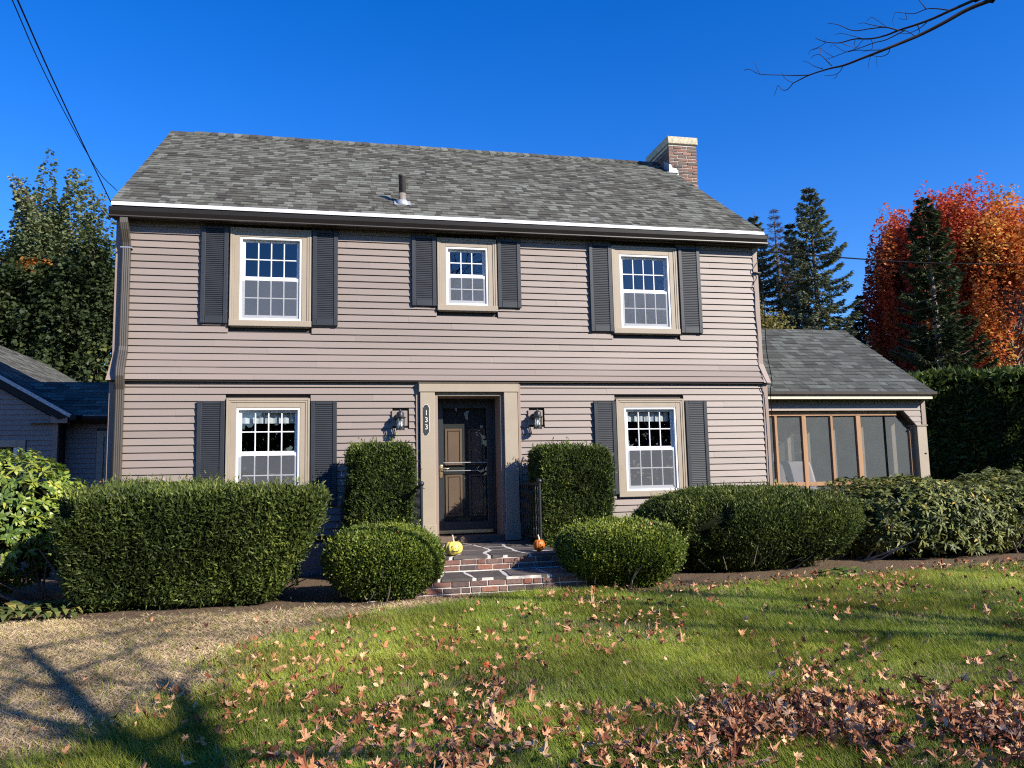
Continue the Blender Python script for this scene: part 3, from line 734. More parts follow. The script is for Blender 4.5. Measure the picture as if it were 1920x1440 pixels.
# ------------------------------------------------------------------ house number
pq = thing('house_number_plaque', 'black vertical plaque reading 133 on the left door pilaster', 'house number', (4.352, yp, 2.472))
def plaque_outline(w, h, e):
    pts = [(-w, -h+.035), (-w, h-.035), (-w+.012, h-.033), (-w+.014, h-.018)]
    for k in range(7):
        a = math.pi-math.pi*k/6; pts.append(((w-.014)*math.cos(a), h-.018+.020*math.sin(a)))
    pts += [(w-.014, h-.018), (w-.012, h-.033), (w, h-.035), (w, -h+.035), (w-.012, -h+.033), (w-.014, -h+.018)]
    for k in range(7):
        a = -math.pi*k/6; pts.append(((w-.014)*math.cos(a), -h+.018+.020*math.sin(a)))
    pts += [(-w+.014, -h+.018), (-w+.012, -h+.033)]
    return [(a*(1+e/w), b_*(1+e/h)) for a, b_ in pts]
MB().prism(plaque_outline(.041, .222, .006), -.0, -.006, lambda p_, t: (p_[0], t, p_[1])).build('border', M['plaque_trim'], pq)
MB().prism(plaque_outline(.041, .222, 0), -.0065, -.012, lambda p_, t: (p_[0], t, p_[1])).build('plate', M['plaque'], pq)
for i, ch in enumerate('133'):
    cu = bpy.data.curves.new('digit', 'FONT'); cu.body = ch; cu.size = .105; cu.extrude = .0015; cu.align_x = 'CENTER'; cu.align_y = 'CENTER'
    cu.offset = .0008
    to = bpy.data.objects.new('tmp', cu); col.objects.link(to)
    dg = bpy.context.evaluated_depsgraph_get(); me = bpy.data.meshes.new_from_object(to.evaluated_get(dg)); bpy.data.objects.remove(to)
    me.materials.clear(); me.materials.append(M['plaque_trim'])
    o = link('digit', me, pq, (0, -.0145, .10-i*.105)); o.rotation_euler = (math.pi/2, 0, 0); o.scale = (.95, 1, 1)

# ------------------------------------------------------------------ front steps
st = thing('front_steps', 'brick front steps topped with dark irregular flagstones', 'steps', (5, -1.5, .28))
def sb(o):
    o.matrix_parent_inverse = Matrix.Translation(st.location).inverted(); return o
LX0, LX1, LY = 4.10, 5.86, -2.165; SX0, SX1, SY = 3.90, 6.12, -2.855; LZ, SZ = .655, .478; FT = .035
mort = MB().box(LX0+.012, LX1-.012, LY+.012, YL+.005, .2, LZ-.006).box(SX0+.012, SX1-.012, SY+.012, -1.2, .15, SZ-.007); sb(mort.build('mortar_bed', M['mortar'], st))
def sbricks(**k):
    pre = set(st.children); lay_bricks(st, **k)
    for o in st.children:
        if o not in pre: sb(o)
sbricks(x0=SX0, x1=SX1, z0=.245, z1=SZ-FT, y=SY, material=M['brick'], rot=0, d=.06, bl=.195, bh=.056, seed=21)
sbricks(x0=LX0, x1=LX1, z0=SZ+.008, z1=LZ-FT, y=LY, material=M['brick'], rot=0, d=.06, bl=.195, bh=.056, seed=22)
sbricks(x0=SY+.07, x1=-1.2, z0=.245, z1=SZ-FT, y=SX0, material=M['brick'], rot=-1, d=.06, bl=.195, bh=.056, seed=23)
sbricks(x0=SY+.07, x1=-1.2, z0=.245, z1=SZ-FT, y=SX1, material=M['brick'], rot=1, d=.06, bl=.195, bh=.056, seed=24)
sbricks(x0=LY+.07, x1=YL-.05, z0=SZ+.008, z1=LZ-FT, y=LX0, material=M['brick'], rot=-1, d=.06, bl=.195, bh=.056, seed=25)
sbricks(x0=LY+.07, x1=YL-.05, z0=SZ+.008, z1=LZ-FT, y=LX1, material=M['brick'], rot=1, d=.06, bl=.195, bh=.056, seed=26)
def flagstones(x0, x1, y0, y1, z, nx, ny, seed, jit):
    r = random.Random(seed)
    gx = [[x0+(x1-x0)*i/nx+(r.uniform(-jit, jit) if 0 < i < nx else 0) for i in range(nx+1)] for j in range(ny+1)]
    gy = [[y0+(y1-y0)*j/ny+(r.uniform(-jit, jit)*.6 if 0 < j < ny else 0) for i in range(nx+1)] for j in range(ny+1)]
    g = .025
    for j in range(ny):
        for i in range(nx):
            c4 = [(gx[j][i], gy[j][i]), (gx[j][i+1], gy[j][i+1]), (gx[j+1][i+1], gy[j+1][i+1]), (gx[j+1][i], gy[j+1][i])]
            cx = sum(p_[0] for p_ in c4)/4; cy = sum(p_[1] for p_ in c4)/4
            poly = []
            for a in range(4):
                p0, p1 = c4[a], c4[(a+1) % 4]
                for t in (0.04, .35, .68, .96):
                    x = p0[0]+(p1[0]-p0[0])*t; y = p0[1]+(p1[1]-p0[1])*t
                    dx_, dy_ = cx-x, cy-y; L_ = math.hypot(dx_, dy_); k = g*(1.25+r.uniform(-.35, .6))
                    poly.append((x+dx_/L_*k, y+dy_/L_*k))
            dz = r.uniform(-.004, .004)
            sb(MB().prism(poly, z-FT, z+dz, lambda p_, t: (p_[0], p_[1], t)).build('flagstone', M['flag'], st))
flagstones(LX0-.02, LX1+.02, LY-.025, YL-.02, LZ, 4, 5, 31, .13)
flagstones(SX0-.02, SX1+.02, SY-.025, LY-.005, SZ, 6, 1, 32, .10)
for x0 in (SX0-.02, LX1+.03):
    flagstones(x0, x0+.20, LY+.0, -1.25, SZ, 1, 2, 33, .04)
# mortar fillet at the tread back
sb(MB().box(LX0, LX1, LY-.012, LY+.01, SZ-.02, SZ+.006).build('mortar_fillet', M['mortar'], st))

# ------------------------------------------------------------------ iron railings
def railing(x, label, y1=-1.32):
    T = thing('iron_railing', label, 'railing', (x, y1, LZ), 'iron railings on the landing'); I = M['black_iron']
    L_ = YL-.02-y1
    MB().tube([(0, 0, 0), (0, 0, .86)], .021, 10).build('post', I, T)
    mb = MB().lathe([(.022, -.03), (.034, -.018), (.040, 0), (.034, .02), (.016, .034)], (0, 0, .885), 14); mb.build('knob', I, T, True)
    MB().bbox(-.022, .022, .03, L_, .83, .862, .004).build('top_rail', I, T)
    MB().bbox(-.014, .014, .02, L_, .10, .122, .003).build('bottom_rail', I, T)
    MB().bbox(-.04, .04, -.04, .04, 0.001, .012, .003).build('base_plate', I, T)
    n_ = 9
    for k in range(n_):
        yy = .10+(L_-.15)*k/(n_-1)
        # twisted square bar
        mb = MB(); sg = 14
        for i in range(sg+1):
            z = .122+(.71)*i/sg; a = i*.55
            for q_ in range(4): mb.v.append((.0095*math.cos(a+q_*math.pi/2), yy+.0095*math.sin(a+q_*math.pi/2), z))
        for i in range(sg):
            for q_ in range(4): mb.f.append((i*4+q_, i*4+(q_+1) % 4, (i+1)*4+(q_+1) % 4, (i+1)*4+q_)); mb.r.append(0)
        mb.build('baluster', I, T)
railing(4.145, 'black iron railing on the left edge of the front landing')
railing(5.755, 'black iron railing on the right edge of the front landing', -1.32)

# ------------------------------------------------------------------ pumpkins
def pumpkin(x, y, R_, Hh, m_, label, face=False, rz=0, stem_h=.06):
    T = thing('pumpkin', label, 'pumpkin', (x, y, LZ+.003)); T.rotation_euler = (0, 0, rz)
    prof = []
    for i in range(15):
        t = math.pi*i/14; r = math.sin(t)**.75*R_; z = Hh/2-Hh/2*math.cos(t)
        if i > 12: z -= .012*(i-12)
        prof.append((max(r, .002), z))
    MB().lathe(prof, (0, 0, 0), 44, 11, .10).build('body', m_, T, True)
    MB().tube([(0, 0, Hh-.03), (0, 0, Hh+.01), (-.006, 0, Hh+stem_h*.6), (-.012, .004, Hh+stem_h)], [.017, .012, .009, .010], 8).build('stem', M['stem'], T, True)
    if face:
        def on(u, v):   # u: sideways angle, v: height fraction, front = -y
            z = Hh*v; t = math.acos(1-2*v); r = math.sin(t)**.75*R_*1.055
            return Vector((r*math.sin(u), -r*math.cos(u), z))
        def blob(u, v, s, name):
            c_ = on(u, v); nrm = Vector((math.sin(u), -math.cos(u), (v-.5)*.8)).normalized(); a = nrm.orthogonal().normalized(); b_ = nrm.cross(a)
            MB().add([c_+nrm*.002+(a*math.cos(k*math.pi/4)+b_*math.sin(k*math.pi/4))*s for k in range(8)], [tuple(range(8))]).build(name, M['ink'], T)
        blob(-.42, .66, .0085, 'eye'); blob(.34, .68, .0075, 'eye'); blob(-.05, .53, .0045, 'nose')
        pts = [on(-.42+.84*i/8, .30+.10*((i-4)/4)**2+(.012 if i % 2 else 0)) for i in range(9)]
        MB().tube(pts, .0042, 5).build('mouth', M['ink'], T)
        MB().tube([on(-.42, .66), on(-.45, .55), on(-.40, .42)], .0022, 5).build('tear_line', M['ink'], T)
pumpkin(4.465, -1.99, .112, .172, M['pump_y'], 'small yellow pumpkin with a drawn face on the landing', True, .12, .075)
pumpkin(5.575, -1.93, .072, .150, M['pump_o'], 'small orange pumpkin on the landing by the right railing', False, 0, .055)

# ------------------------------------------------------------------ screened porch on the right
PY, PX0, PX1 = .28, 9.99, 13.25
porch = thing('screened_porch', 'screened porch with wooden studs and a low shingled roof beside the house', 'porch', (11.7, 2.6, .28))
PL = Matrix.Translation(porch.location).inverted()
def pb(mb, name, m_, smooth=False):
    o = mb.build(name, m_, porch, smooth); o.matrix_parent_inverse = PL; return o
PB = 4.55                                   # back line
# roof
pslope = (4.43-2.945)/(2.458-.10); PA = math.atan(pslope); PEY, PEZ = .055, 2.915
def proof(x, s, nrm=0.): return (x, PEY+s*math.cos(PA)-nrm*math.sin(PA), PEZ+s*math.sin(PA)+nrm*math.cos(PA))
PSL = (2.5-PEY)/math.cos(PA)
pr_ = bpy.data.objects.new('porch_roof', None); col.objects.link(pr_); pr_.parent = porch; pr_.matrix_parent_inverse = PL
mb = MB(); xr = PX1+.052
mb.add([proof(PX0, 0), proof(xr, 0), proof(xr, PSL), proof(PX0, PSL), proof(PX0, 0, -.03), proof(xr, 0, -.03), proof(xr, PSL, -.03), proof(PX0, PSL, -.03)], [(0, 1, 2, 3), (4, 7, 6, 5), (0, 4, 5, 1), (1, 5, 6, 2)])
rid = proof(0, PSL)
mb.add([(PX0, 2*rid[1]-PEY, PEZ), (xr, 2*rid[1]-PEY, PEZ), (xr, rid[1], rid[2]), (PX0, rid[1], rid[2])], [(0, 3, 2, 1)])
mb.build('roof_deck', M['underlay'], pr_)
lay_shingles(pr_, proof, PX0, xr+.015, PSL, .142, M['shingle_porch'], 300, PA, wids=(.14, .18, .22, .28))
mb = MB(); x = PX0
while x < xr:
    w_ = min(.15, xr+.015-x); mb.add([(x, rid[1]-.13, rid[2]-.075), (x+w_+.03, rid[1]-.13, rid[2]-.08), (x+w_+.03, rid[1], rid[2]+.008), (x, rid[1], rid[2]+.014), (x, rid[1]+.13, rid[2]-.075), (x+w_+.03, rid[1]+.13, rid[2]-.08)], [(0, 1, 2, 3), (3, 2, 5, 4), (0, 3, 4)], random.random()); x += w_
tag(mb.build('ridge_caps', M['shingle_porch'], pr_), kind='stuff')
pb(MB().prism([(-.01, 2.895), (-.035, 2.90), (-.04, 2.945), (-.03, 2.95), (.05, 2.905), (.05, 2.88), (.02, 2.87)], PX0, xr+.02, lambda p_, t: (t, p_[0]+.06, p_[1]-.02)), 'gutter', M['downspout'])
pb(MB().bbox(PX0, xr-.04, .075, .095, 2.80, 2.868, .004), 'fascia', M['cream'])
pb(MB().box(PX0, xr-.04, .096, PY+.02, 2.80, 2.812), 'soffit', M['soffit'])
# gable end wall on the right side
pb(MB().add([(PX1-.12, PY, 2.45), (PX1-.12, PB, 2.45), (PX1-.12, PB, 2.85), (PX1-.12, rid[1], 4.3), (PX1-.12, PY, 2.88)], [(0, 1, 2, 3, 4)]), 'gable_wall', M['siding'])
# front siding band above the screens, with the chamfered corner
xc, zb_ = 12.785, 2.618
pb(MB().quad((PX0, PY-.001, 2.616), (PX1-.02, PY-.001, 2.616), (PX1-.02, PY-.001, 2.80), (PX0, PY-.001, 2.80)), 'band_backing', M['soffit'])
for k in range(2):
    z = 2.620+k*.105
    if k == 0 or True:
        mb = MB(); mb.add([(PX0, PY-.016, z), (PX1-.10, PY-.016, z), (PX1-.10, PY-.004, z+.104), (PX0, PY-.004, z+.104), (PX0, PY, z), (PX1-.10, PY, z)], [(0, 1, 2, 3), (4, 5, 1, 0)])
        pb(mb, 'siding_board', M['siding'])
for k in range(3):            # boards of the chamfer
    z1 = 2.618-k*.1; z0 = z1-.099; xa0 = xc+.02+(2.618-z0)*.93; xa1 = xc+.02+(2.618-z1)*.93
    if xa0 < PX1-.10:
        pb(MB().add([(xa0, PY-.016, z0), (PX1-.10, PY-.016, z0), (PX1-.10, PY-.004, z1), (xa1, PY-.004, z1), (xa0, PY+.03, z0), (PX1-.10, PY+.03, z0), (xa1, PY+.03, z1)], [(0, 1, 2, 3), (4, 5, 1, 0), (0, 3, 6, 4)]), 'siding_board', M['siding'])
pb(MB().add([(xc+.02, PY-.01, 2.618), (xc+.275, PY-.01, 2.35), (xc+.275, PY+.12, 2.35), (xc+.02, PY+.12, 2.618)], [(0, 1, 2, 3)]), 'chamfer_soffit', M['soffit'])
pb(MB().quad((PX0, PY-.01, 2.618), (xc+.02, PY-.01, 2.618), (xc+.02, PY+.07, 2.618), (PX0, PY+.07, 2.618)), 'beam_soffit', M['soffit'])
pb(MB().bbox(PX1-.09, PX1+.0, PY-.024, PY+.08, 2.362, 2.80, .004), 'corner_board', M['trim_pink'])
pb(MB().bbox(PX1-.22, PX1+.01, PY-.04, PY+.2, 2.343, 2.361, .003), 'post_cap', M['beige'])
pb(MB().bbox(PX1-.20, PX1-.005, PY-.02, PY+.17, .3, 2.342, .005), 'corner_post', M['beige'])
pb(MB().add([(PX1-.085, PY-.021, 1.84), (PX1-.055, PY-.021, 1.84), (PX1-.05, PY-.03, 1.86), (PX1-.07, PY-.03, 1.875), (PX1-.09, PY-.03, 1.86)], [(0, 1, 2, 3, 4)]), 'hook', M['black_iron'])
# floor, base wall
pb(MB().box(PX0, PX1, PY+.02, PB, .45, .56), 'floor', M['deck'])
pb(MB().box(PX0, PX1-.2, PY+.05, PY+.10, .3, 1.10), 'kick_wall', M['wood_dark'])
# studs behind the front beam (set back), screens between
YS = PY+.07
studs = [(10.03, .05), (10.362, .047), (10.895, .082), (11.428, .048), (11.952, .090), (12.482, .050)]
wd = M['wood']
YS_ = YS
for x, w_ in studs:
    if w_ == .05: continue
    pb(MB().bbox(x-w_/2, x+w_/2, YS_, YS_+.05, .56, 2.535, .004), 'stud', wd)
pb(MB().bbox(12.960, 13.008, YS_, YS_+.05, .56, 2.30, .004), 'stud', wd)
prev = PX0
xs_ = [s_[0] for s_ in studs[1:]]+[12.984]; ws_ = [s_[1] for s_ in studs[1:]]+[.048]
lx = PX0
for x, w_ in zip(xs_, ws_):
    pb(MB().bbox(lx+.001, x-w_/2-.001, YS_+.004, YS_+.045, 1.340, 1.408, .003), 'rail', wd)
    top = 2.535
    if x < 12.9: pb(MB().quad((lx, YS_+.03, .6), (x-w_/2, YS_+.03, .6), (x-w_/2, YS_+.03, top), (lx, YS_+.03, top)), 'screen_panel', M['porch_screen'])
    else: pb(MB().add([(lx, YS_+.03, .6), (x-w_/2, YS_+.03, .6), (x-w_/2, YS_+.03, 2.29), (x-w_/2-.23, YS_+.03, top), (lx, YS_+.03, top)], [(0, 1, 2, 3, 4)]), 'screen_panel', M['porch_screen'])
    lx = x+w_/2
pb(MB().bbox(PX0, 12.72, YS_-.004, YS_+.055, 2.536, 2.6165, .003), 'head_rail', M['wood'])
# back and right-hand screen walls
for i, x in enumerate(np.linspace(PX0+.1, PX1-.15, 8)):
    pb(MB().box(x-.04, x+.04, PB-.09, PB, .56, 2.5), 'back_stud', M['beige'])
pb(MB().quad((PX0, PB-.04, .6), (PX1, PB-.04, .6), (PX1, PB-.04, 2.5), (PX0, PB-.04, 2.5)), 'back_screen', M['porch_screen_back'])
for i, y in enumerate(np.linspace(PY+.8, PB-.7, 4)):
    pb(MB().box(PX1-.12, PX1-.04, y-.04, y+.04, .56, 2.47), 'side_stud', M['beige'])
pb(MB().quad((PX1-.08, PY+.18, .6), (PX1-.08, PB, .6), (PX1-.08, PB, 2.47), (PX1-.08, PY+.18, 2.47)), 'side_screen', M['porch_screen_back'])
pb(MB().quad((PX0, YS, 2.618), (PX1-.1, YS, 2.618), (PX1-.1, PB, 2.618), (PX0, PB, 2.618)), 'ceiling', M['soffit'])
pb(MB().box(PX0, PX1-.1, PB-.12, PB, 2.5, 2.616), 'back_beam', M['soffit'])
pb(MB().box(PX1-.14, PX1-.02, PY+.2, PB, 2.46, 2.616), 'side_beam', M['soffit'])
# covered thing on the porch
mb = MB(); n_ = 48
rings = [(1.0, .56), (.99, .75), (.95, 1.05), (.86, 1.40), (.76, 1.66), (.70, 1.755), (.62, 1.775), (.3, 1.78), (.02, 1.78)]
for i, (s_, z) in enumerate(rings):
    for k in range(n_):
        a = 2*math.pi*k/n_; f = 1+.055*math.sin(7*a+.4*i)*max(0, 1.6-z)/1.0+.03*math.sin(13*a)*max(0, 1.6-z)
        ca, sa = math.cos(a), math.sin(a); e = (abs(ca)**4+abs(sa)**4)**-.25
        mb.v.append((11.28+.52*s_*f*ca*e, 1.55+.34*s_*f*sa*e, z))
for i in range(len(rings)-1):
    for k in range(n_): mb.f.append((i*n_+k, i*n_+(k+1) % n_, (i+1)*n_+(k+1) % n_, (i+1)*n_+k)); mb.r.append(0)
tag(mb.build('covered_grill', M['tarp'], None, True), 'bulky porch furniture under a draped grey fabric cover', 'covered furniture')

# ------------------------------------------------------------------ rear wing and breezeway on the left
GY, GX1, GE = 5.5, -2.31, 3.09
wing = thing('garage_wing', 'shaded taupe clapboard wing with a gable roof, far left', 'building', (-7, 12, .28))
WL = Matrix.Translation(wing.location).inverted()
def wb(mb, name, m_, parent=wing, inv=None):
    o = mb.build(name, m_, parent); o.matrix_parent_inverse = inv if inv is not None else WL; return o
GR = -7.0
def groof(x): return 3.09-.6*(x+2.17) if x > GR else 3.09-.6*(GR+2.17)-.6*(GR-x)
mb = MB().quad((GR*2-GX1, GY+.03, .28), (GX1-.02, GY+.03, .28), (GX1-.02, GY+.03, groof(GX1)-.1), (GR*2-GX1, GY+.03, groof(GX1)-.1))
mb.add([(GR*2-GX1, GY+.03, groof(GX1)-.1), (GX1-.02, GY+.03, groof(GX1)-.1), (GR, GY+.03, groof(GR)-.15)], [(0, 1, 2)])
mb.quad((GX1-.02, GY+.03, .28), (GX1-.02, 19.2, .28), (GX1-.02, 19.2, 3.05), (GX1-.02, GY+.03, 3.05)); wb(mb, 'wall', M['soffit'])
gw = bpy.data.objects.new('front_wall', None); col.objects.link(gw); gw.parent = wing; gw.matrix_parent_inverse = WL
for k in range(46):
    z = .6+k*EX; zt = z+EX
    xr_ = GX1-.09 if zt < 3.0 else -2.17-(zt-3.0)/.6-.12
    if xr_ < -6.9: break
    for a, b_ in cut(-10.5, xr_, z, zt, [(-4.4, -2.86, 1.1, 2.53)]):
        MB().add([(a, GY-.022, z), (b_, GY-.022, z), (b_-(.0 if zt < 3 else .17), GY-.001, zt), (a, GY-.001, zt), (a, GY+.01, z), (b_, GY+.01, z)], [(0, 1, 2, 3), (4, 5, 1, 0)]).build('siding_board', M['siding'], gw)
wb(MB().bbox(GX1-.09, GX1+.004, GY-.026, GY+.06, .4, 3.0, .004), 'corner_board', M['trim_pink'])
# window on the wing
mb = MB(); mb.bbox(-3.02, -2.87, GY-.04, GY+.02, 1.1, 2.54, .005); wb(mb, 'window_casing', M['beige'])
mb = MB(); mb.bbox(-4.4, -3.021, GY-.04, GY+.02, 2.40, 2.54, .005); wb(mb, 'window_casing', M['beige'])
wb(MB().bbox(-3.09, -3.021, GY-.01, GY+.02, 1.1, 2.399, .004), 'window_frame', M['vinyl'])
wb(MB().quad((-4.4, GY+.022, 1.1), (-3.02, GY+.022, 1.1), (-3.02, GY+.022, 2.40), (-4.4, GY+.022, 2.40)), 'window_pane', M['glass'])
# roof of the wing (ridge runs away from the viewer)
gr = bpy.data.objects.new('roof', None); col.objects.link(gr); gr.parent = wing; gr.matrix_parent_inverse = WL
GAng = math.atan(.6); GLEN = (-2.05-GR)/math.cos(GAng)
def gframe(u, s, nrm=0.):   # u along +y, s up slope (towards -x)
    return (-2.05-s*math.cos(GAng)+nrm*math.sin(GAng), u, 3.018+s*math.sin(GAng)+nrm*math.cos(GAng))
mb = MB(); y0, y1 = GY-.16, 19.35
mb.add([gframe(y0, 0), gframe(y1, 0), gframe(y1, GLEN), gframe(y0, GLEN), gframe(y0, 0, -.03), gframe(y0, GLEN, -.03), gframe(y1, 0, -.03), gframe(y1, GLEN, -.03)], [(0, 1, 2, 3), (0, 3, 5, 4), (0, 4, 6, 1), (4, 5, 7, 6)])
zr_ = gframe(0, GLEN)[2]; mb.add([(GR, y0, zr_), (GR, y1, zr_), (GR*2+2.05, y1, 3.018), (GR*2+2.05, y0, 3.018)], [(0, 1, 2, 3)])
mb.build('roof_deck', M['underlay'], gr)
lay_shingles(gr, gframe, y0-.01, y1, GLEN, .14, M['shingle'], 0, 0, indiv=False, wids=(.2, .3, .4, .5))
mb = MB()   # rake board and metal edge
mb.add([gframe(y0+.004, .0, -.032), gframe(y0+.004, GLEN, -.032), gframe(y0+.004, GLEN, -.19), gframe(y0+.004, 0.14, -.19), gframe(y0+.03, 0, -.032), gframe(y0+.03, GLEN, -.032), gframe(y0+.03, GLEN, -.19), gframe(y0+.03, .14, -.19)], [(0, 1, 2, 3), (3, 2, 6, 7), (0, 3, 7, 4)])
mb.build('rake_board', M['gutter'], gr)
mb = MB(); mb.add([gframe(y0-.016, -.02, .012), gframe(y0-.016, GLEN, .012), gframe(y0-.016, GLEN, -.055), gframe(y0-.016, -.02, -.055), gframe(y0+.003, -.02, .012), gframe(y0+.003, GLEN, .012)], [(0, 1, 2, 3), (0, 4, 5, 1)])
mb.build('metal_edge', M['flashing'], gr)
wb(MB().prism([(0, 0), (.1, .02), (.12, .11), (.0, .1)], y0-.03, 19.3, lambda p_, t: (-2.055+p_[0], t, 2.905+p_[1])), 'gutter', M['gutter'])
mb = MB().quad((GX1-.5, y0+.03, 2.86), (GX1+.22, y0+.03, 2.86), (GX1+.22, GY+.03, 2.86), (GX1-.5, GY+.03, 2.86)).quad((GX1-.10, y0+.025, 2.86), (GX1+.20, y0+.025, 2.86), (GX1+.20, y0+.025, 3.0), (GX1-.10, y0+.025, 3.12)); wb(mb, 'eave_return', M['trim_pink'])

br = thing('breezeway', 'low shaded breezeway joining the house and the left wing', 'building', (-1.1, 7, .28))
BL = Matrix.Translation(br.location).inverted()
BY = 6.0
wb(MB().quad((GX1-.1, BY+.03, .28), (.0, BY+.03, .28), (.0, BY+.03, 3.05), (GX1-.1, BY+.03, 3.05)), 'wall', M['soffit'], br, BL)
bw = bpy.data.objects.new('front_wall', None); col.objects.link(bw); bw.parent = br; bw.matrix_parent_inverse = BL
for k in range(23):
    z = .55+k*EX
    for a, b_ in cut(GX1, -.02, z, z+EX, [(-1.73, -.62, .4, 2.74)]):
        MB().add([(a, BY-.022, z), (b_, BY-.022, z), (b_, BY-.001, z+EX), (a, BY-.001, z+EX), (a, BY+.01, z), (b_, BY+.01, z)], [(0, 1, 2, 3), (4, 5, 1, 0)]).build('siding_board', M['siding'], bw)
dr = bpy.data.objects.new('side_door', None); col.objects.link(dr); dr.parent = br; dr.matrix_parent_inverse = BL
MB().bbox(-1.72, -1.59, BY-.04, BY+.02, .4, 2.735, .005).build('casing', M['beige'], dr)
MB().bbox(-.76, -.63, BY-.04, BY+.02, .4, 2.735, .005).build('casing', M['beige'], dr)
MB().bbox(-1.589, -.761, BY-.04, BY+.02, 2.60, 2.735, .005).build('casing', M['beige'], dr)
MB().bbox(-1.589, -1.50, BY-.01, BY+.02, .4, 2.599, .005).build('frame', M['beige'], dr)
MB().quad((-1.5, BY+.01, .4), (-.76, BY+.01, .4), (-.76, BY+.01, 2.6), (-1.5, BY+.01, 2.6)).build('door_panel', M['interior'], dr)
bro = bpy.data.objects.new('roof', None); col.objects.link(bro); bro.parent = br; bro.matrix_parent_inverse = BL
def bframe(x, s, nrm=0.): return (x, 5.76+s*math.cos(GAng)-nrm*math.sin(GAng), 3.035+s*math.sin(GAng)+nrm*math.cos(GAng))
BLEN = (7.18-5.76)/math.cos(GAng)
mb = MB().add([bframe(-4.0, 0), bframe(-.02, 0), bframe(-.02, BLEN), bframe(-4.0, BLEN), bframe(-4., 0, -.03), bframe(-.02, 0, -.03)], [(0, 1, 2, 3), (0, 4, 5, 1)])
zz = bframe(0, BLEN); mb.add([(-4.0, zz[1], zz[2]), (-.02, zz[1], zz[2]), (-.02, 2*zz[1]-5.76, 3.035), (-4.0, 2*zz[1]-5.76, 3.035)], [(0, 1, 2, 3)]); mb.build('roof_deck', M['underlay'], bro)
mbs = MB(); rr = random.Random(5); s = 0.
while s < BLEN-.05:
    x = -2.05-s*math.cos(GAng)*1.0-.12; L_ = min(.14+.08, BLEN-s)
    while x < -.03:
        w_ = min(rr.choice([.2, .28, .36, .44]), -.02-x); vv, ff = shingle_geo(w_-.002, L_, rr.choice([.006, .012])); mbs.add([bframe(x+a, s+b_, .002+c_) for a, b_, c_ in vv], ff, rr.random()); x += w_
    s += .14
tag(mbs.build('shingles', M['shingle'], bro), kind='stuff')
wb(MB().prism([(0, 0), (.1, 0), (.1, .1), (-.02, .11), (-.025, .06)], -2.0, -.03, lambda p_, t: (t, 5.66+p_[0], 2.92+p_[1])), 'gutter', M['gutter'], br, BL)
wb(MB().box(-1.9, -.03, 5.632, 5.66, 3.025, 3.035), 'metal_edge', M['flashing'], br, BL)
wb(MB().box(-2.2, -.03, 5.765, BY+.03, 2.90, 2.915), 'soffit', M['soffit'], br, BL)

# ------------------------------------------------------------------ cables
def at(px, py, d):
    """world point on the sight line of an image position, d metres deep"""
    v = (px-960)/FPX*AX[0]-(py-720)/FPX*AX[1]+AX[2]; return CAM+v*d
def spline(pts, n=10):
    pts = [np.array(p_, float) for p_ in pts]; P_ = [2*pts[0]-pts[1]]+pts+[2*pts[-1]-pts[-2]]; out = []
    for i in range(1, len(P_)-2):
        for k in range(n):
            t = k/n; a, b_, c_, d = P_[i-1:i+3]
            out.append(.5*((2*b_)+(-a+c_)*t+(2*a-5*b_+4*c_-d)*t*t+(-a+3*b_-3*c_+d)*t**3))
    out.append(pts[-1]); return out
def cable(name, pts, r, label, n=12):
    return tag(MB().tube(spline(pts, n), r, 6).build(name, M['cable'], None, True), label, 'cable', 'overhead cables')
e1 = at(33, 0, 7.2); e2 = at(23, 0, 7.0)
p1 = np.array([-.05, -.18, 5.56]); p2 = at(219, 357, 12.75)
def sag(a, b_, ext, s_, ctrl):
    return [a]+ctrl+[b_, b_+(b_-ctrl[-1])*ext]
cable('overhead_cable', sag(p1, e1, 1.6, 0, [at(152, 262, 10.6), at(95, 140, 9.0)]), .0085, 'thicker overhead cable running straight down to the left roof corner')
cable('overhead_cable', sag(p2, e2, 1.6, 0, [at(185, 322, 11.7), at(133, 233, 10.3), at(75, 119, 8.6)]), .0055, 'thinner sagging overhead cable reaching the left roof edge')
a0 = np.array([10.0, -.05, 5.19])
cable('overhead_cable', [a0, at(1445, 473, 13.7), at(1520, 478.5, 14.6), at(1620, 486, 15.8), at(1720, 492, 17), at(1840, 495, 18.4), at(1960, 495, 20)], .013, 'dark overhead cable running from the right house corner past the red maple')
cw_ = [(10.03, -.10, 5.15), (9.98, -.16, 5.05), (9.96, -.12, 4.96), (9.985, -.09, 4.92), (10.03, -.13, 4.9), (9.99, -.17, 4.80), (9.985, -.13, 4.65), (9.985, -.14, 4.3), (9.99, -.12, 3.9), (9.985, -.14, 3.55), (9.985, -.22, 3.2), (9.985, -.24, 3.02), (9.98, -.19, 2.9), (9.985, -.18, 2.2), (9.98, -.18, 1.5), (9.98, -.18, .7)]
tag(MB().tube(spline(cw_, 6), .0065, 6).build('hanging_cable', M['cable'], None, True), 'thin cable hanging down the right corner of the house', 'cable')

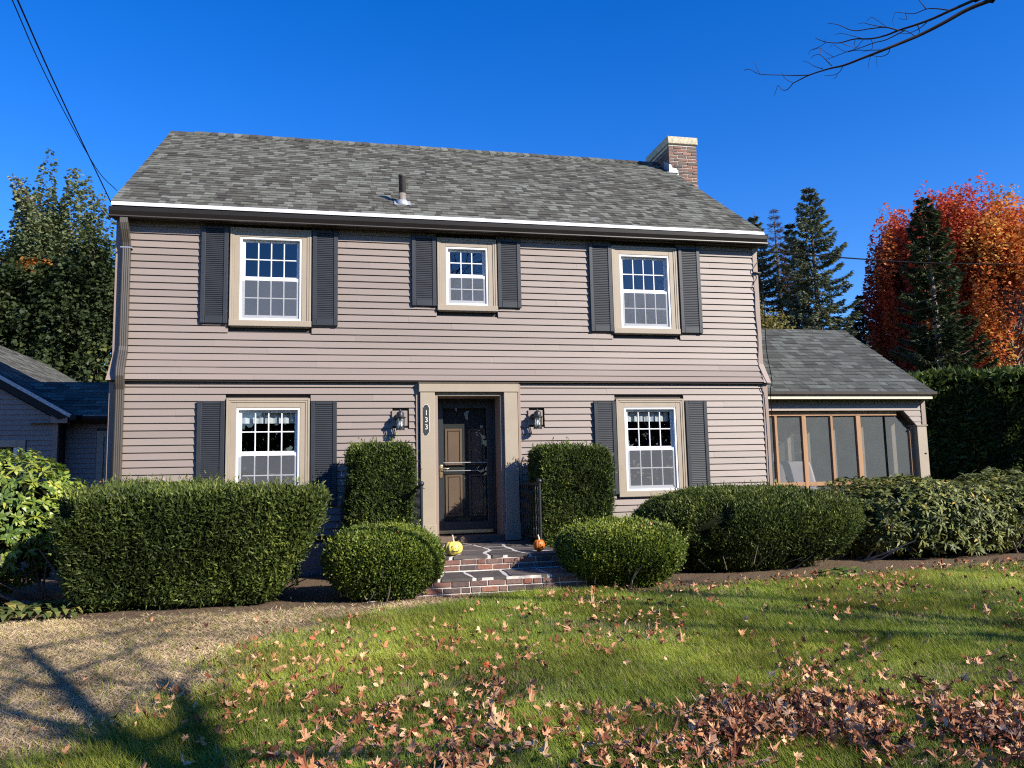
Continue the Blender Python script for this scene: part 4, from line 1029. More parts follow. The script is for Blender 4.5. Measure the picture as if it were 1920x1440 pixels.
# ------------------------------------------------------------------ vegetation
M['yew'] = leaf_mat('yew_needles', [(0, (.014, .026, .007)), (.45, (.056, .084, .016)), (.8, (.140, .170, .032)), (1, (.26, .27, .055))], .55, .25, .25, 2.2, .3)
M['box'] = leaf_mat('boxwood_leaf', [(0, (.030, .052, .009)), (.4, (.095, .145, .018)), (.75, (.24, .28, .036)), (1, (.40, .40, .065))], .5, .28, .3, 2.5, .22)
M['rhod'] = leaf_mat('rhododendron_leaf', [(0, (.032, .046, .012)), (.5, (.105, .125, .028)), (.85, (.21, .22, .055)), (.96, (.34, .33, .10)), (1, (.42, .28, .05))], .5, .15, .3, 1.5, .2)
M['rhod_l'] = leaf_mat('pale_rhododendron_leaf', [(0, (.04, .08, .02)), (.45, (.12, .19, .03)), (.8, (.28, .33, .045)), (1, (.42, .42, .06))], .4, .25, .5, 1.2, .25)
M['cedar'] = leaf_mat('cedar_spray', [(0, (.016, .032, .009)), (.6, (.06, .095, .02)), (1, (.14, .18, .04))], .6, .25, .2, .8, .25)
M['spruce'] = leaf_mat('spruce_needles', [(0, (.045, .062, .034)), (.5, (.128, .152, .088)), (1, (.25, .27, .165))], .6, .15, .25, .6, .25)
M['hemlock'] = leaf_mat('hemlock_needles', [(0, (.016, .028, .010)), (.5, (.042, .060, .020)), (1, (.085, .105, .036))], .6, .15, .25, .6, .25)
M['dead'] = leaf_mat('dead_needles', [(0, (.06, .04, .03)), (1, (.16, .10, .075))], .8, .1, .1)
M['maple_red'] = leaf_mat('red_maple_leaf', [(0, (.16, .03, .02)), (.3, (.44, .058, .034)), (.6, (.64, .115, .05)), (.82, (.66, .22, .055)), (1, (.58, .34, .08))], .55, .35, .3, .45, .3)
M['maple_orange'] = leaf_mat('orange_maple_leaf', [(0, (.34, .068, .026)), (.35, (.60, .155, .045)), (.7, (.60, .27, .055)), (1, (.54, .40, .09))], .55, .35, .3, .5, .3)
M['maple_dark'] = leaf_mat('norway_maple_leaf', [(0, (.012, .021, .008)), (.5, (.033, .048, .015)), (.9, (.070, .088, .027)), (1, (.18, .18, .04))], .55, .22, .2, .5, .25)
M['maple_light'] = leaf_mat('turning_maple_leaf', [(0, (.060, .085, .035)), (.5, (.145, .175, .075)), (.86, (.24, .26, .13)), (.93, (.34, .24, .19)), (1, (.62, .28, .04))], .5, .3, .3, .5, .25)
M['birch'] = leaf_mat('yellowing_leaf', [(0, (.10, .10, .03)), (.6, (.28, .24, .06)), (1, (.42, .30, .06))], .5, .35, .3)
M['core'] = mat('bush_interior', (.014, .018, .008), .95, 0, 6, .3, .05)
M['hosta'] = leaf_mat('hosta_leaf', [(0, (.06, .11, .02)), (.6, (.16, .24, .05)), (1, (.32, .34, .08))], .45, .3, .4)
M['hosta_d'] = leaf_mat('wilting_hosta_leaf', [(0, (.05, .07, .02)), (.6, (.10, .12, .035)), (1, (.26, .20, .05))], .5, .25, .3)

def hedge_shape(c, h, ex, taper=(0, 0), top_noise=.03, seed=1, yt=.25):
    """returns fn(dirs)->points,normals of a clipped bush: superellipsoid, base narrower"""
    c = np.array(c, float); h = np.array(h, float)
    def f(U, k=1.):
        e = ex
        r = (np.abs(U[:, 0])**e+np.abs(U[:, 1])**e+np.abs(U[:, 2])**e)**(-1/e)
        P = U*r[:, None]
        N = unit(np.sign(P)*np.abs(P)**(e-1)/h)
        zz = np.clip((1-P[:, 2])/2, 0, 1)
        sx = 1-np.where(P[:, 0] > 0, taper[1], taper[0])*zz**1.6
        Q = P.copy(); Q[:, 0] *= sx; Q[:, 1] *= 1-yt*zz**1.6
        Q = Q*h
        d = fbm(Q+c, 3.2, seed)*top_noise+fbm(Q+c, 1.1, seed+5)*top_noise*1.4
        return c+(Q+N*d[:, None])*1.0*(1 if k == 1 else k)+(c*(0)), N
    return f
def bush(name, label, cat, c, h, ex, n, L, W, m_, taper=(0, 0), noise_=.03, depth=.06, seed=1, up=.35, out=.8, group=None, fluff=.0, core=.86, holes=0, stems=True, yt=.25):
    c = np.array(c, float); h = np.array(h, float)
    T = thing(name, label, cat, (c[0], c[1], float(gz(c[0], c[1]))), group); inv = Matrix.Translation(T.location).inverted()
    f = hedge_shape(c, h, ex, taper, noise_, seed, yt)
    # sample directions evenly over the surface of the box-like shape
    B = rng.uniform(-1, 1, size=(n*2, 3)); ax = rng.choice(3, n*2, p=(lambda a: a/a.sum())(np.array([h[1]*h[2], h[0]*h[2], h[0]*h[1]]))); B[np.arange(n*2), ax] = np.sign(B[np.arange(n*2), ax]+1e-9)
    U = unit(B); P, N = f(U)
    keep = (P[:, 1] < c[1]+h[1]*.7)|(rng.random(n*2) < .35)
    keep &= P[:, 2] > gz(P[:, 0], P[:, 1])+.03
    P, N = P[keep][:n], N[keep][:n]; k = len(P)
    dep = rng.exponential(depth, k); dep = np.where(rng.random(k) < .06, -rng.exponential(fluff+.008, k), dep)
    # gappy hollows
    hol = fbm(P, 2.6, seed+9); dep += np.clip(hol-.38, 0, 1)*.4*holes
    C = P-N*dep[:, None]
    D = unit(N*out+rdir(k)*.75+np.array([0, 0, up])); NN = unit(N*1.0+rdir(k)*.65)
    l_ = L*rng.uniform(.6, 1.35, k); w_ = W*rng.uniform(.7, 1.3, k)
    tri = m_ is M['yew']; V = leaf_quads(C-D*l_[:, None]*.5, D, NN, l_, w_*(1.35 if tri else 1), tri=tri)
    r = np.clip(rng.beta(2, 3, k)*.85-dep*2.2+.16*(N[:, 2])+.05+.16*fbm(P, 4., seed+2), 0, 1)  # sunlit tops and inner shade put into leaf colour, with yellowish new growth
    # stray unclipped shoots
    ns = int(k*.0016); si = rng.integers(0, k, ns); sp = np.repeat(P[si], 7, 0); sdir = unit(N[si]*.8+rdir(ns)*.5+np.array([0, 0, .7])); sdr = np.repeat(sdir, 7, 0); tpos = np.tile(np.linspace(0, 1, 7), ns)*np.repeat(rng.uniform(.03, .11, ns), 7)
    sl = L*rng.uniform(.5, .9, len(sp)); SV = leaf_quads(sp+sdr*tpos[:, None], unit(sdr*.8+rdir(len(sp))*.8), rdir(len(sp)), sl, W*np.ones(len(sp)), tri=tri)
    V = np.concatenate([V, SV]); r = np.concatenate([r, rng.uniform(.5, .95, len(sp))])
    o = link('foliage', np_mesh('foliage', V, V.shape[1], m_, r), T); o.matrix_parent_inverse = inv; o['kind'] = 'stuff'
    # inner dark twiggy body
    mb = MB(); nu, nv = 36, 18; vs_ = []
    for j in range(nv+1):
        for i in range(nu):
            th = math.pi*j/nv; ph = 2*math.pi*i/nu; vs_.append((math.sin(th)*math.cos(ph), math.sin(th)*math.sin(ph), math.cos(th)))
    U2 = unit(np.array(vs_)); P2, N2 = f(U2); P2 = c+(P2-c)*core-np.minimum(0, 0)
    P2 = P2-N2*(np.clip(fbm(P2, 2.6, seed+9)-.34, 0, 1)*.45*holes)[:, None]
    P2[:, 2] = np.maximum(P2[:, 2], gz(P2[:, 0], P2[:, 1])-.05)
    fs = [(j*nu+i, (j+1)*nu+i, (j+1)*nu+(i+1) % nu, j*nu+(i+1) % nu) for j in range(nv) for i in range(nu)]
    mb.add(P2.tolist(), fs); o = mb.build('inner_body', M['core'], T, True); o.matrix_parent_inverse = inv
    # bare twigs near the base
    if stems:
        mb = MB()
        for i in range(stems if stems > 1 else 22):
            a = rng.uniform(0, 6.28); q = c+np.array([math.cos(a)*h[0]*rng.uniform(.3, .85), -abs(math.sin(a))*h[1]*rng.uniform(.2, .8), 0]); g = float(gz(q[0], q[1]))
            b0 = np.array([c[0]+(q[0]-c[0])*.6, c[1]+(q[1]-c[1])*.4, g]); e_ = np.array([q[0], q[1]-rng.uniform(0, .15), g+rng.uniform(.15, .4)])
            md = (b0+e_)/2+rng.normal(size=3)*.05; mb.tube([b0, md, e_], [.012, .008, .004], 4, False)
        o = mb.build('stems', M['bark_pale'], T); o.matrix_parent_inverse = inv; o['kind'] = 'stuff'
    return T
G = .28
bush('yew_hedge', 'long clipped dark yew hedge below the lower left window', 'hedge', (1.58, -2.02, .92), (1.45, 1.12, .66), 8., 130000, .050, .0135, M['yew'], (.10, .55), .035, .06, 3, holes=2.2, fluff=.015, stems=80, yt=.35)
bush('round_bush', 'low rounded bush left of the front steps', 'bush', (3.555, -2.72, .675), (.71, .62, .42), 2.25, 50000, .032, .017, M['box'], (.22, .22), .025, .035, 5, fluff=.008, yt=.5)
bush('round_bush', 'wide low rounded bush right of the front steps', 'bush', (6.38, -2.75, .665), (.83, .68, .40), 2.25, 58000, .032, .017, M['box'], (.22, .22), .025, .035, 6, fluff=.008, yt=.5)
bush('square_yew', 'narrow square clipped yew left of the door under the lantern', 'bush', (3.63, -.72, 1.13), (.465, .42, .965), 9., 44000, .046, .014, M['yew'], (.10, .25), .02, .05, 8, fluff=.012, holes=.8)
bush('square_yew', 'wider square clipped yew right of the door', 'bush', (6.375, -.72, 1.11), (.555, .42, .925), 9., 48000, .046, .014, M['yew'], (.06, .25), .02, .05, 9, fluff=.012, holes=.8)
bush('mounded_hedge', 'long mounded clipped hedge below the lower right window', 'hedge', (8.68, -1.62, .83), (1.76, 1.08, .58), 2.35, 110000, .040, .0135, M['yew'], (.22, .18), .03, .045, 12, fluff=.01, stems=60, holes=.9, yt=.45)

def whorls(name, label, cat, c, h, ex, n, nl, L, W, m_, seed, core=.78, group=None, taper=(0, 0), noise_=.07, droop=.15):
    """broad-leaved evergreen: rosettes of long leaves over a mounded body"""
    c = np.array(c, float); h = np.array(h, float)
    T = thing(name, label, cat, (c[0], c[1], G), group); inv = Matrix.Translation(T.location).inverted()
    f = hedge_shape(c, h, ex, taper, noise_, seed)
    U = rdir(n*2); P, N = f(U); keep = (P[:, 1] < c[1]+h[1]*.75) & (P[:, 2] > G+.08); P, N = P[keep][:n], N[keep][:n]; k = len(P)
    P = P-N*(rng.exponential(.07, k))[:, None]
    A = unit(N*.8+np.array([0, 0, .6])+rdir(k)*.45)
    C = np.repeat(P, nl, 0); AA = np.repeat(A, nl, 0); kk = k*nl
    side = unit(np.cross(AA, rdir(kk))); D = unit(side*1.0+AA*rng.uniform(-.25, .75, (kk, 1))-np.array([0, 0, droop]))
    NN = unit(AA+.35*rdir(kk)); l_ = L*rng.uniform(.65, 1.2, kk); w_ = W*rng.uniform(.75, 1.2, kk)
    # long leaf as two quads: base half and tip half, drooping
    S = unit(np.cross(D, NN)); NN = np.cross(S, D); l1 = l_[:, None]; w1 = w_[:, None]
    b0 = C+D*l1*.06; m1 = C+D*l1*.52+NN*l1*.03; tp = C+D*l1-NN*l1*.14
    V1 = np.stack([b0-S*w1*.12, b0+S*w1*.12, m1+S*w1*.5, m1-S*w1*.5], 1)
    V2 = np.stack([m1-S*w1*.5, m1+S*w1*.5, tp+S*w1*.08, tp-S*w1*.08], 1)
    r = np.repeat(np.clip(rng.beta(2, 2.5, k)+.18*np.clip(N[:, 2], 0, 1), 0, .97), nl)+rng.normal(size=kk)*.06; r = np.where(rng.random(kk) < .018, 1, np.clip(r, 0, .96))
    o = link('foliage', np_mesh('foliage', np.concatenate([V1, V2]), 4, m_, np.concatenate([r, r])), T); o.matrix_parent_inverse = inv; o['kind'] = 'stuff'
    mb = MB(); nu, nv = 30, 14; vs_ = [(math.sin(math.pi*j/nv)*math.cos(2*math.pi*i/nu), math.sin(math.pi*j/nv)*math.sin(2*math.pi*i/nu), math.cos(math.pi*j/nv)) for j in range(nv+1) for i in range(nu)]
    P2, N2 = f(unit(np.array(vs_))); P2 = c+(P2-c)*core; P2[:, 2] = np.maximum(P2[:, 2], G-.05)
    mb.add(P2.tolist(), [(j*nu+i, (j+1)*nu+i, (j+1)*nu+(i+1) % nu, j*nu+(i+1) % nu) for j in range(nv) for i in range(nu)])
    o = mb.build('inner_body', M['core'], T, True); o.matrix_parent_inverse = inv
    mb = MB()
    for i in range(30):
        q = c+np.array([rng.uniform(-.85, .85)*h[0], -rng.uniform(.3, .95)*h[1], 0]); b0 = np.array([q[0]+rng.normal()*.3, q[1]+.5, G]); e_ = np.array([q[0], q[1]-.1, G+rng.uniform(.2, .7)]); mb.tube([b0, (b0+e_)/2+rng.normal(size=3)*.06, e_], [.016, .012, .006], 5, False)
    o = mb.build('stems', M['bark_pale'], T); o.matrix_parent_inverse = inv; o['kind'] = 'stuff'
    return T
whorls('rhododendron', 'dark leathery rhododendron in front of the screened porch', 'shrub', (11.75, -.95, .80), (1.35, 1.15, .68), 2.8, 1500, 8, .115, .034, M['rhod'], 15, group='rhododendrons by the porch')
whorls('rhododendron', 'dark leathery rhododendron at the right edge, right of the porch', 'shrub', (14.45, -.75, .80), (1.75, 1.25, .72), 2.8, 1900, 8, .115, .034, M['rhod'], 16, group='rhododendrons by the porch')
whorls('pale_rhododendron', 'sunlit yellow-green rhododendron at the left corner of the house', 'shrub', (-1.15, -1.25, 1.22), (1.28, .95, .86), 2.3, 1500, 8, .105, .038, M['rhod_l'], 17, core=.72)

def hosta(name, label, cx, cy, R_, n, m_, hgt):
    T = thing(name, label, 'plant', (cx, cy, G)); inv = Matrix.Translation(T.location).inverted()
    V = []; rr_ = []
    for i in range(n):
        a = rng.uniform(0, 6.28); q = math.sqrt(rng.random())*R_; b0 = np.array([cx+math.cos(a)*q*1.6, cy+math.sin(a)*q*.6, G+.02])
        d = unit(np.array([math.cos(a)+rng.normal()*.4, math.sin(a)*.6-.3+rng.normal()*.3, .9+rng.normal()*.3])); L_ = rng.uniform(.6, 1.1)*hgt; w_ = L_*.34
        s_ = unit(np.cross(d, [0, 0, 1])); p0 = b0; out = unit(np.array([d[0], d[1], 0])); p1 = b0+(d*.8+out*.3)*L_*.5; p2 = p1+(d*.15+out*.85)*L_*.45; p3 = p2+(out*.75-np.array([0, 0, .55]))*L_*.4
        ws = [.25, 1, .8, .04]; P_ = [p0, p1, p2, p3]; r = rng.random()
        for k in range(3):
            V.append([P_[k]-s_*w_*.5*ws[k], P_[k]+s_*w_*.5*ws[k], P_[k+1]+s_*w_*.5*ws[k+1], P_[k+1]-s_*w_*.5*ws[k+1]]); rr_.append(r)
    o = link('leaves', np_mesh('leaves', np.array(V), 4, m_, np.array(rr_)), T); o.matrix_parent_inverse = inv; o['kind'] = 'stuff'
hosta('hosta', 'wilting yellow-green hosta clump at the foot of the left hedge', -.15, -2.62, .42, 190, M['hosta_d'], .22)
hosta('hosta', 'small pale green hosta clump below the right mounded hedge', 9.25, -2.92, .20, 55, M['hosta'], .17)

# weathered trellis behind the left bushes
tr_ = thing('wooden_trellis', 'small weathered wooden frame in the shade left of the narrow yew', 'trellis', (3.15, -.5, G))
for x in (-.02, .20): MB().bbox(x-.018, x+.018, 0, .03, 0, 1.02, .003).build('upright', M['wood_dark'], tr_)
for z in (.98, .62, .3): MB().bbox(-.001, .181, .004, .026, z-.016, z+.016, .003).build('crossbar', M['wood_dark'], tr_)

# ---- trees
def limb(mb, a, b_, r0, r1, bend=.1, n=4, sides=5):
    a = np.array(a, float); b_ = np.array(b_, float); L_ = np.linalg.norm(b_-a); pts = []; o = rng.normal(size=3)*bend*L_
    for i in range(n+1):
        t = i/n; pts.append(a+(b_-a)*t+o*math.sin(math.pi*t)*.5)
    mb.tube(pts, [r0+(r1-r0)*i/n for i in range(n+1)], sides, False)
def deciduous(name, label, x, y, z0, trunk_h, c, h, n_cl, n_lf, cl_len, cl_w, L, m_, bark, rt=.2, plume=.75, seed=1, group=None, shade_r=None, cat='tree', irregular=.25):
    """trunk, limbs and plume-shaped leaf clumps spread through the crown"""
    T = thing(name, label, cat, (x, y, z0), group); inv = Matrix.Translation(T.location).inverted()
    c = np.array(c, float); h = np.array(h, float); mb = MB(); base = np.array([x, y, z0-.1]); fork = np.array([x, y, z0+trunk_h])
    top = np.array([c[0], c[1], c[2]+h[2]*.55])
    limb(mb, base, fork, rt, rt*.75, .03, 4, 9); limb(mb, fork, top, rt*.75, rt*.15, .06, 6, 7)
    U = rdir(n_cl); U[:, 2] = np.where(U[:, 2] < -.6, -U[:, 2], U[:, 2]); rad = rng.uniform(.35, 1, n_cl)**.5
    irr = 1+irregular*fbm(U*1.6, 1.4, seed)
    P = c+U*h*(rad*irr)[:, None]
    Cs, Ds = [], []
    for p_ in P:
        t = np.clip((p_[2]-fork[2])/(top[2]-fork[2])-.35, 0, .9); s_ = fork+(top-fork)*t
        limb(mb, s_, p_, rt*.28*(1-t*.6), rt*.03, .12, 4, 4)
    o = mb.build('trunk', bark, T, True); o.matrix_parent_inverse = inv
    d = unit(unit(P-c)*(1-plume)+np.array([0, 0, plume])+rng.normal(size=(n_cl, 3))*.12)
    k = n_cl*n_lf; t = rng.beta(1.3, 1.6, k); Dr = np.repeat(d, n_lf, 0); Pr = np.repeat(P, n_lf, 0); sz = np.repeat(rng.uniform(.65, 1.3, n_cl), n_lf)
    off = rdir(k); off = unit(off-Dr*np.sum(off*Dr, 1, keepdims=True))
    wdt = cl_w*sz*(np.sin(math.pi*np.clip(t*.85+.12, 0, 1))**.8)*np.sqrt(rng.random(k))
    C = Pr+Dr*((t-.45)*cl_len*sz)[:, None]+off*wdt[:, None]
    D = unit(off+Dr*.3+rdir(k)*.7-np.array([0, 0, .35])); NN = unit(np.array([0, 0, .8])+off*.5+rdir(k)*.7)
    l_ = L*rng.uniform(.6, 1.3, k); V = leaf_quads(C, D, NN, l_, l_*.85)
    r = np.clip(np.repeat(rng.beta(2, 2, n_cl), n_lf)*.75+rng.random(k)*.25, 0, 1)
    if shade_r is not None: r = shade_r(C, r)
    o = link('crown', np_mesh('crown', V, 4, m_, r), T); o.matrix_parent_inverse = inv; o['kind'] = 'stuff'
    return T
def spruce(name, label, x, y, z0, top, R_, m_, seed=1, dens=1., group=None, zlow=.12, lean=0., dead=False, bark=None):
    r_ = np.random.default_rng(seed); T = thing(name, label, 'tree', (x, y, z0), group); inv = Matrix.Translation(T.location).inverted()
    Hh = top-z0; mb = MB(); mb.tube([(x, y, z0-.1), (x+lean*.5, y, z0+Hh*.5), (x+lean, y, top-.1)], [Hh*.013+.03, Hh*.008+.02, .012], 8, False)
    Cs, Ds, Ls = [], [], []
    z = z0+Hh*zlow
    while z < top-.15:
        f = (top-z)/Hh; nb = int(r_.integers(5, 8)); a0 = r_.uniform(0, 6.28)
        for b_ in range(nb):
            if r_.random() < .10: continue
            a = a0+b_*6.283/nb+r_.normal()*.2; Lb = R_*(f**.72)*r_.uniform(.55, 1.15)*(1 if f > .06 else .7)+.12
            cx = x+lean*(1-f); p0 = np.array([cx, y, z]); dr_ = np.array([math.cos(a), math.sin(a), 0])
            n_ = max(4, int(Lb/.12)); tt = np.linspace(0, 1, n_)
            pts = p0+dr_*(Lb*tt)[:, None]+np.array([0, 0, 1])*((.10 if f < .3 else -.10)*Lb*tt+.22*Lb*tt**2.2*(1 if f < .6 else .7)-.12*Lb*np.sin(math.pi*tt))[:, None]
            mb.tube([pts[0], pts[n_//2], pts[-1]], [.012+.012*f, .009, .004], 3, False)
            k = int(Lb*170*dens)+14; ti = r_.uniform(.08 if dead else .12, 1.0, k)**.75; i0 = np.minimum((ti*(n_-1)).astype(int), n_-2); fr = (ti*(n_-1)-i0)[:, None]
            pc = pts[i0]*(1-fr)+pts[i0+1]*fr; sd_ = np.array([-dr_[1], dr_[0], 0])*r_.choice([-1, 1], (k, 1)); spread = (1-ti*.7)*.52*min(1, Lb)
            pc = pc+sd_*(spread*r_.random(k))[:, None]+np.array([0, 0, -1])*(r_.random(k)*.10)[:, None]
            Cs.append(pc); Ds.append(unit(sd_*.8+dr_*.9+np.array([0, 0, -.25])+r_.normal(size=(k, 3))*.3)); Ls.append(r_.uniform(.10, .22, k))
        z += Hh*.019+.07
    o = mb.build('trunk', bark or M['bark'], T); o.matrix_parent_inverse = inv
    C = np.concatenate(Cs); D = np.concatenate(Ds); L_ = np.concatenate(Ls); k = len(C)
    V = leaf_quads(C, D, unit(np.array([0, 0, .9])+r_.normal(size=(k, 3))*.55), L_, L_*(.14 if dead else .5), tri=True)
    o = link('crown', np_mesh('crown', V, 3, m_, np.clip(r_.beta(2, 2, k), 0, 1)), T); o.matrix_parent_inverse = inv; o['kind'] = 'stuff'
    return T
def gp(px, d):      # ground spot below an image column, d metres deep
    v = at(px, 900, d); return float(v[0]), float(v[1])
def zat(px, py, d): return float(at(px, py, d)[2])
SG = 'spruces behind the porch'
for px, py, d, R_, lab, m_, dn, dead in ((1549, 326, 35, 3.1, 'tallest blue-green spruce, standing between the porch roof and the red maple', M['spruce'], 1., False),
        (1440, 374, 37, 2.5, 'blue-green spruce just right of the house eave', M['spruce'], 1., False),
        (1396, 392, 39, 2.0, 'small spruce tip showing just above the right end of the eave', M['spruce'], 1., False),
        (1478, 368, 38, 1.5, 'thin dead brown-topped spruce between two green ones', M['dead'], .45, True),
        (1508, 400, 40, 2.4, 'shorter spruce behind the dead one', M['hemlock'], .9, False)):
    x, y = gp(px+12, d); spruce('spruce_tree', lab, x, y, .3, zat(px, py, d), R_, m_, int(px), dn, SG, .10, lean=-.25, dead=dead)
x, y = gp(1790, 29.5); spruce('spruce_tree', 'dark spruce standing in front of the red maple', x, y, .3, zat(1770, 345, 29.5), 2.3, M['hemlock'], 77, 1., SG, .08, lean=-.35, bark=M['bark_pale'])
x, y = gp(1640, 40); spruce('spruce_tree', 'short dark spruce left of the red maple', x, y, .3, zat(1625, 540, 40), 2.2, M['hemlock'], 78, 1., SG, .05)
x, y = gp(1695, 38); spruce('spruce_tree', 'short dark spruce half hidden under the red maple', x, y, .3, zat(1690, 520, 38), 2.2, M['hemlock'], 79, 1., SG, .05)
x, y = gp(1772, 36); deciduous('red_maple', 'tall red maple with upright crimson plumes', x, y, .3, 2.6, (x, y, 7.9), (2.9, 2.8, 5.2), 270, 270, 2.5, .44, .14, M['maple_red'], M['bark_pale'], .24, .90, 4, 'maples at the right')
x, y = gp(1925, 34); deciduous('red_maple', 'orange maple with golden leaves at the right edge', x, y, .3, 2.6, (x, y, 7.6), (3.0, 2.8, 5.1), 240, 230, 2.4, .44, .14, M['maple_orange'], M['bark_pale'], .22, .90, 5, 'maples at the right')
x, y = gp(1858, 37); deciduous('red_maple', 'red and orange maple between the dark spruce and the orange maple', x, y, .3, 2.6, (x, y, 8.4), (2.6, 2.4, 5.4), 200, 220, 2.4, .42, .14, M['maple_red'], M['bark'], .2, .90, 6, 'maples at the right')
x, y = gp(1440, 26); deciduous('young_birch', 'young tree with yellowing leaves behind the porch roof', x, y, .3, 2.0, (x, y, 5.1), (1.0, 1.0, 1.75), 60, 60, .8, .3, .11, M['birch'], M['bark_pale'], .07, .6, 7)
x, y = gp(70, 36); deciduous('maple_tree', 'pale green maple with a few orange sprays, taller one at the far left', x, y, .3, 3.5, (x, y, 8.7), (2.7, 2.7, 5.6), 100, 470, 3.8, .36, .17, M['maple_light'], M['bark'], .26, .90, 8, 'maples at the left', irregular=.4, shade_r=lambda C, r: np.where((fbm(C, .7, 21) > .42) & (C[:, 2] < 11.5) & (C[:, 2] > 7.5), .97+.03*rng.random(len(C)), np.minimum(r, .9+.04*(C[:, 2] > 14))))
x, y = gp(165, 33); deciduous('maple_tree', 'dark green dense maple behind the breezeway', x, y, .3, 2.5, (x, y, 6.2), (3.3, 3.0, 5.2), 330, 210, 1.5, .6, .18, M['maple_dark'], M['bark'], .28, .35, 9, 'maples at the left', irregular=.12)
x, y = gp(10, 33.5); deciduous('maple_tree', 'dark green maple behind the left wing at the picture edge', x, y, .3, 2.5, (x, y, 6.0), (3.2, 3.0, 5.2), 280, 190, 1.5, .6, .20, M['maple_dark'], M['bark'], .25, .4, 10, 'maples at the left', irregular=.15)

# tall evergreen hedge at the right, behind the porch
def wall_hedge(name, label, a, b_, top, dep, n, seed):
    a = np.array(a, float); b_ = np.array(b_, float); ax_ = b_-a; L_ = np.linalg.norm(ax_); ux = ax_/L_; uy = np.array([-ux[1], ux[0]])   # uy points away from the viewer
    T = thing(name, label, 'hedge', ((a[0]+b_[0])/2, (a[1]+b_[1])/2, .28)); inv = Matrix.Translation(T.location).inverted()
    s_ = rng.uniform(0, L_, n); ph = rng.uniform(-.5*math.pi*.95, .55*math.pi, n)     # from front foot over the top
    tz = rng.random(n); fr = rng.random(n) < .62
    zz = np.where(fr, .3+(top-.5)*tz, top-.25+.25*np.cos((tz-.3)*1.5)); yy = np.where(fr, -dep*(.75+.25*np.sin(math.pi*tz)), -dep+2*dep*tz)
    bump_ = fbm(np.stack([s_*.9, zz*.9, yy], 1), 1.2, seed); zz = zz+np.where(fr, 0, .22*bump_); yy = yy-.22*bump_*fr+rng.exponential(.12, n)*fr; zz = zz-rng.exponential(.08, n)*(~fr)
    C = np.stack([a[0]+ux[0]*s_+uy[0]*yy, a[1]+ux[1]*s_+uy[1]*yy, zz], 1)
    D = unit(np.stack([-uy[0]*.6*fr, -uy[1]*.6*fr, .55-.2*fr], 1)+rdir(n)*.7+np.stack([ux[0]*rng.normal(size=n), ux[1]*rng.normal(size=n), np.zeros(n)], 1)*.3)
    l_ = rng.uniform(.08, .2, n)*np.where(fr, 1, 1.5); V = leaf_quads(C, D, rdir(n), l_, l_*.5, tri=True)
    o = link('foliage', np_mesh('foliage', V, 3, M['cedar'], np.clip(rng.beta(2, 2, n)+.15*(~fr), 0, 1)), T); o.matrix_parent_inverse = inv; o['kind'] = 'stuff'  # top sprays paler: their sunlight is put into the colour
    mb = MB(); d2 = dep*.72
    c4 = [a-uy*d2, b_-uy*d2, b_+uy*d2, a+uy*d2]; mb.add([(p_[0], p_[1], .25) for p_ in c4]+[(p_[0], p_[1], top-.42) for p_ in c4], [(0, 1, 5, 4), (1, 2, 6, 5), (2, 3, 7, 6), (3, 0, 4, 7), (4, 5, 6, 7)])
    o = mb.build('inner_body', M['core'], T); o.matrix_parent_inverse = inv
wall_hedge('cedar_hedge', 'tall dark evergreen hedge right of the porch', (15.0, 6.4), (26, 3.6), 3.75, .95, 60000, 41)
# evergreens out of view at the right that keep that hedge in shade
EG = 'evergreens at the right side of the yard'
for i, (x, y, t_, R_) in enumerate(((20.6, -.2, 7.4, 2.3), (23.4, -1.2, 8.2, 2.5), (26.6, -1.6, 8.8, 2.6), (30, -2.2, 8.6, 2.6), (33.5, -2.0, 9, 2.7))):
    spruce('spruce_tree', 'dense evergreen in the row along the right side of the yard', x, y, .3, t_, R_, M['hemlock'], 100+i, .9, EG, .02)

for i, (x, y, t_, R_) in enumerate(((33.2, 9.6, 9.6, 2.8), (36.6, 8.2, 11, 3.0), (40.2, 7.2, 10.6, 3.0))):  # unseen evergreens, added to shade the lower crowns of the maples
    spruce('spruce_tree', 'broad unseen evergreen added out of the frame to shade the red maple', x, y, .3, t_, R_, M['hemlock'], 120+i, .8, 'evergreens added out of frame for shade', .02)

# ---- bare trees in front (their twigs enter the picture top right, shade the lawn, mirror in the panes)
def grow(mb, p0, d, L_, r, lev, maxlev, zmin=1.5):
    n_ = 4; pts = [p0]; p_ = p0.copy(); dd = d.copy()
    for i in range(n_):
        dd = unit(dd+rng.normal(size=3)*.13+np.array([0, 0, .05])); p_ = p_+dd*L_/n_; pts.append(p_)
    mb.tube(pts, [max(r*(1-.55*i/n_), .004) for i in range(n_+1)], 6 if lev < 2 else 4, False)
    if lev >= maxlev: return
    for k in range(int(rng.integers(4, 7)) if lev > 0 else 8):
        t = rng.uniform(.3, 1); i = min(int(t*n_), n_-1); b_ = pts[i]+(pts[i+1]-pts[i])*(t*n_-i)
        s_ = unit(np.cross(dd, rng.normal(size=3))); nd = unit(dd*.55+s_*.85+np.array([0, 0, .12]))
        grow(mb, b_, nd, L_*rng.uniform(.45, .68), r*(1-.55*t)*rng.uniform(.45, .65), lev+1, maxlev)
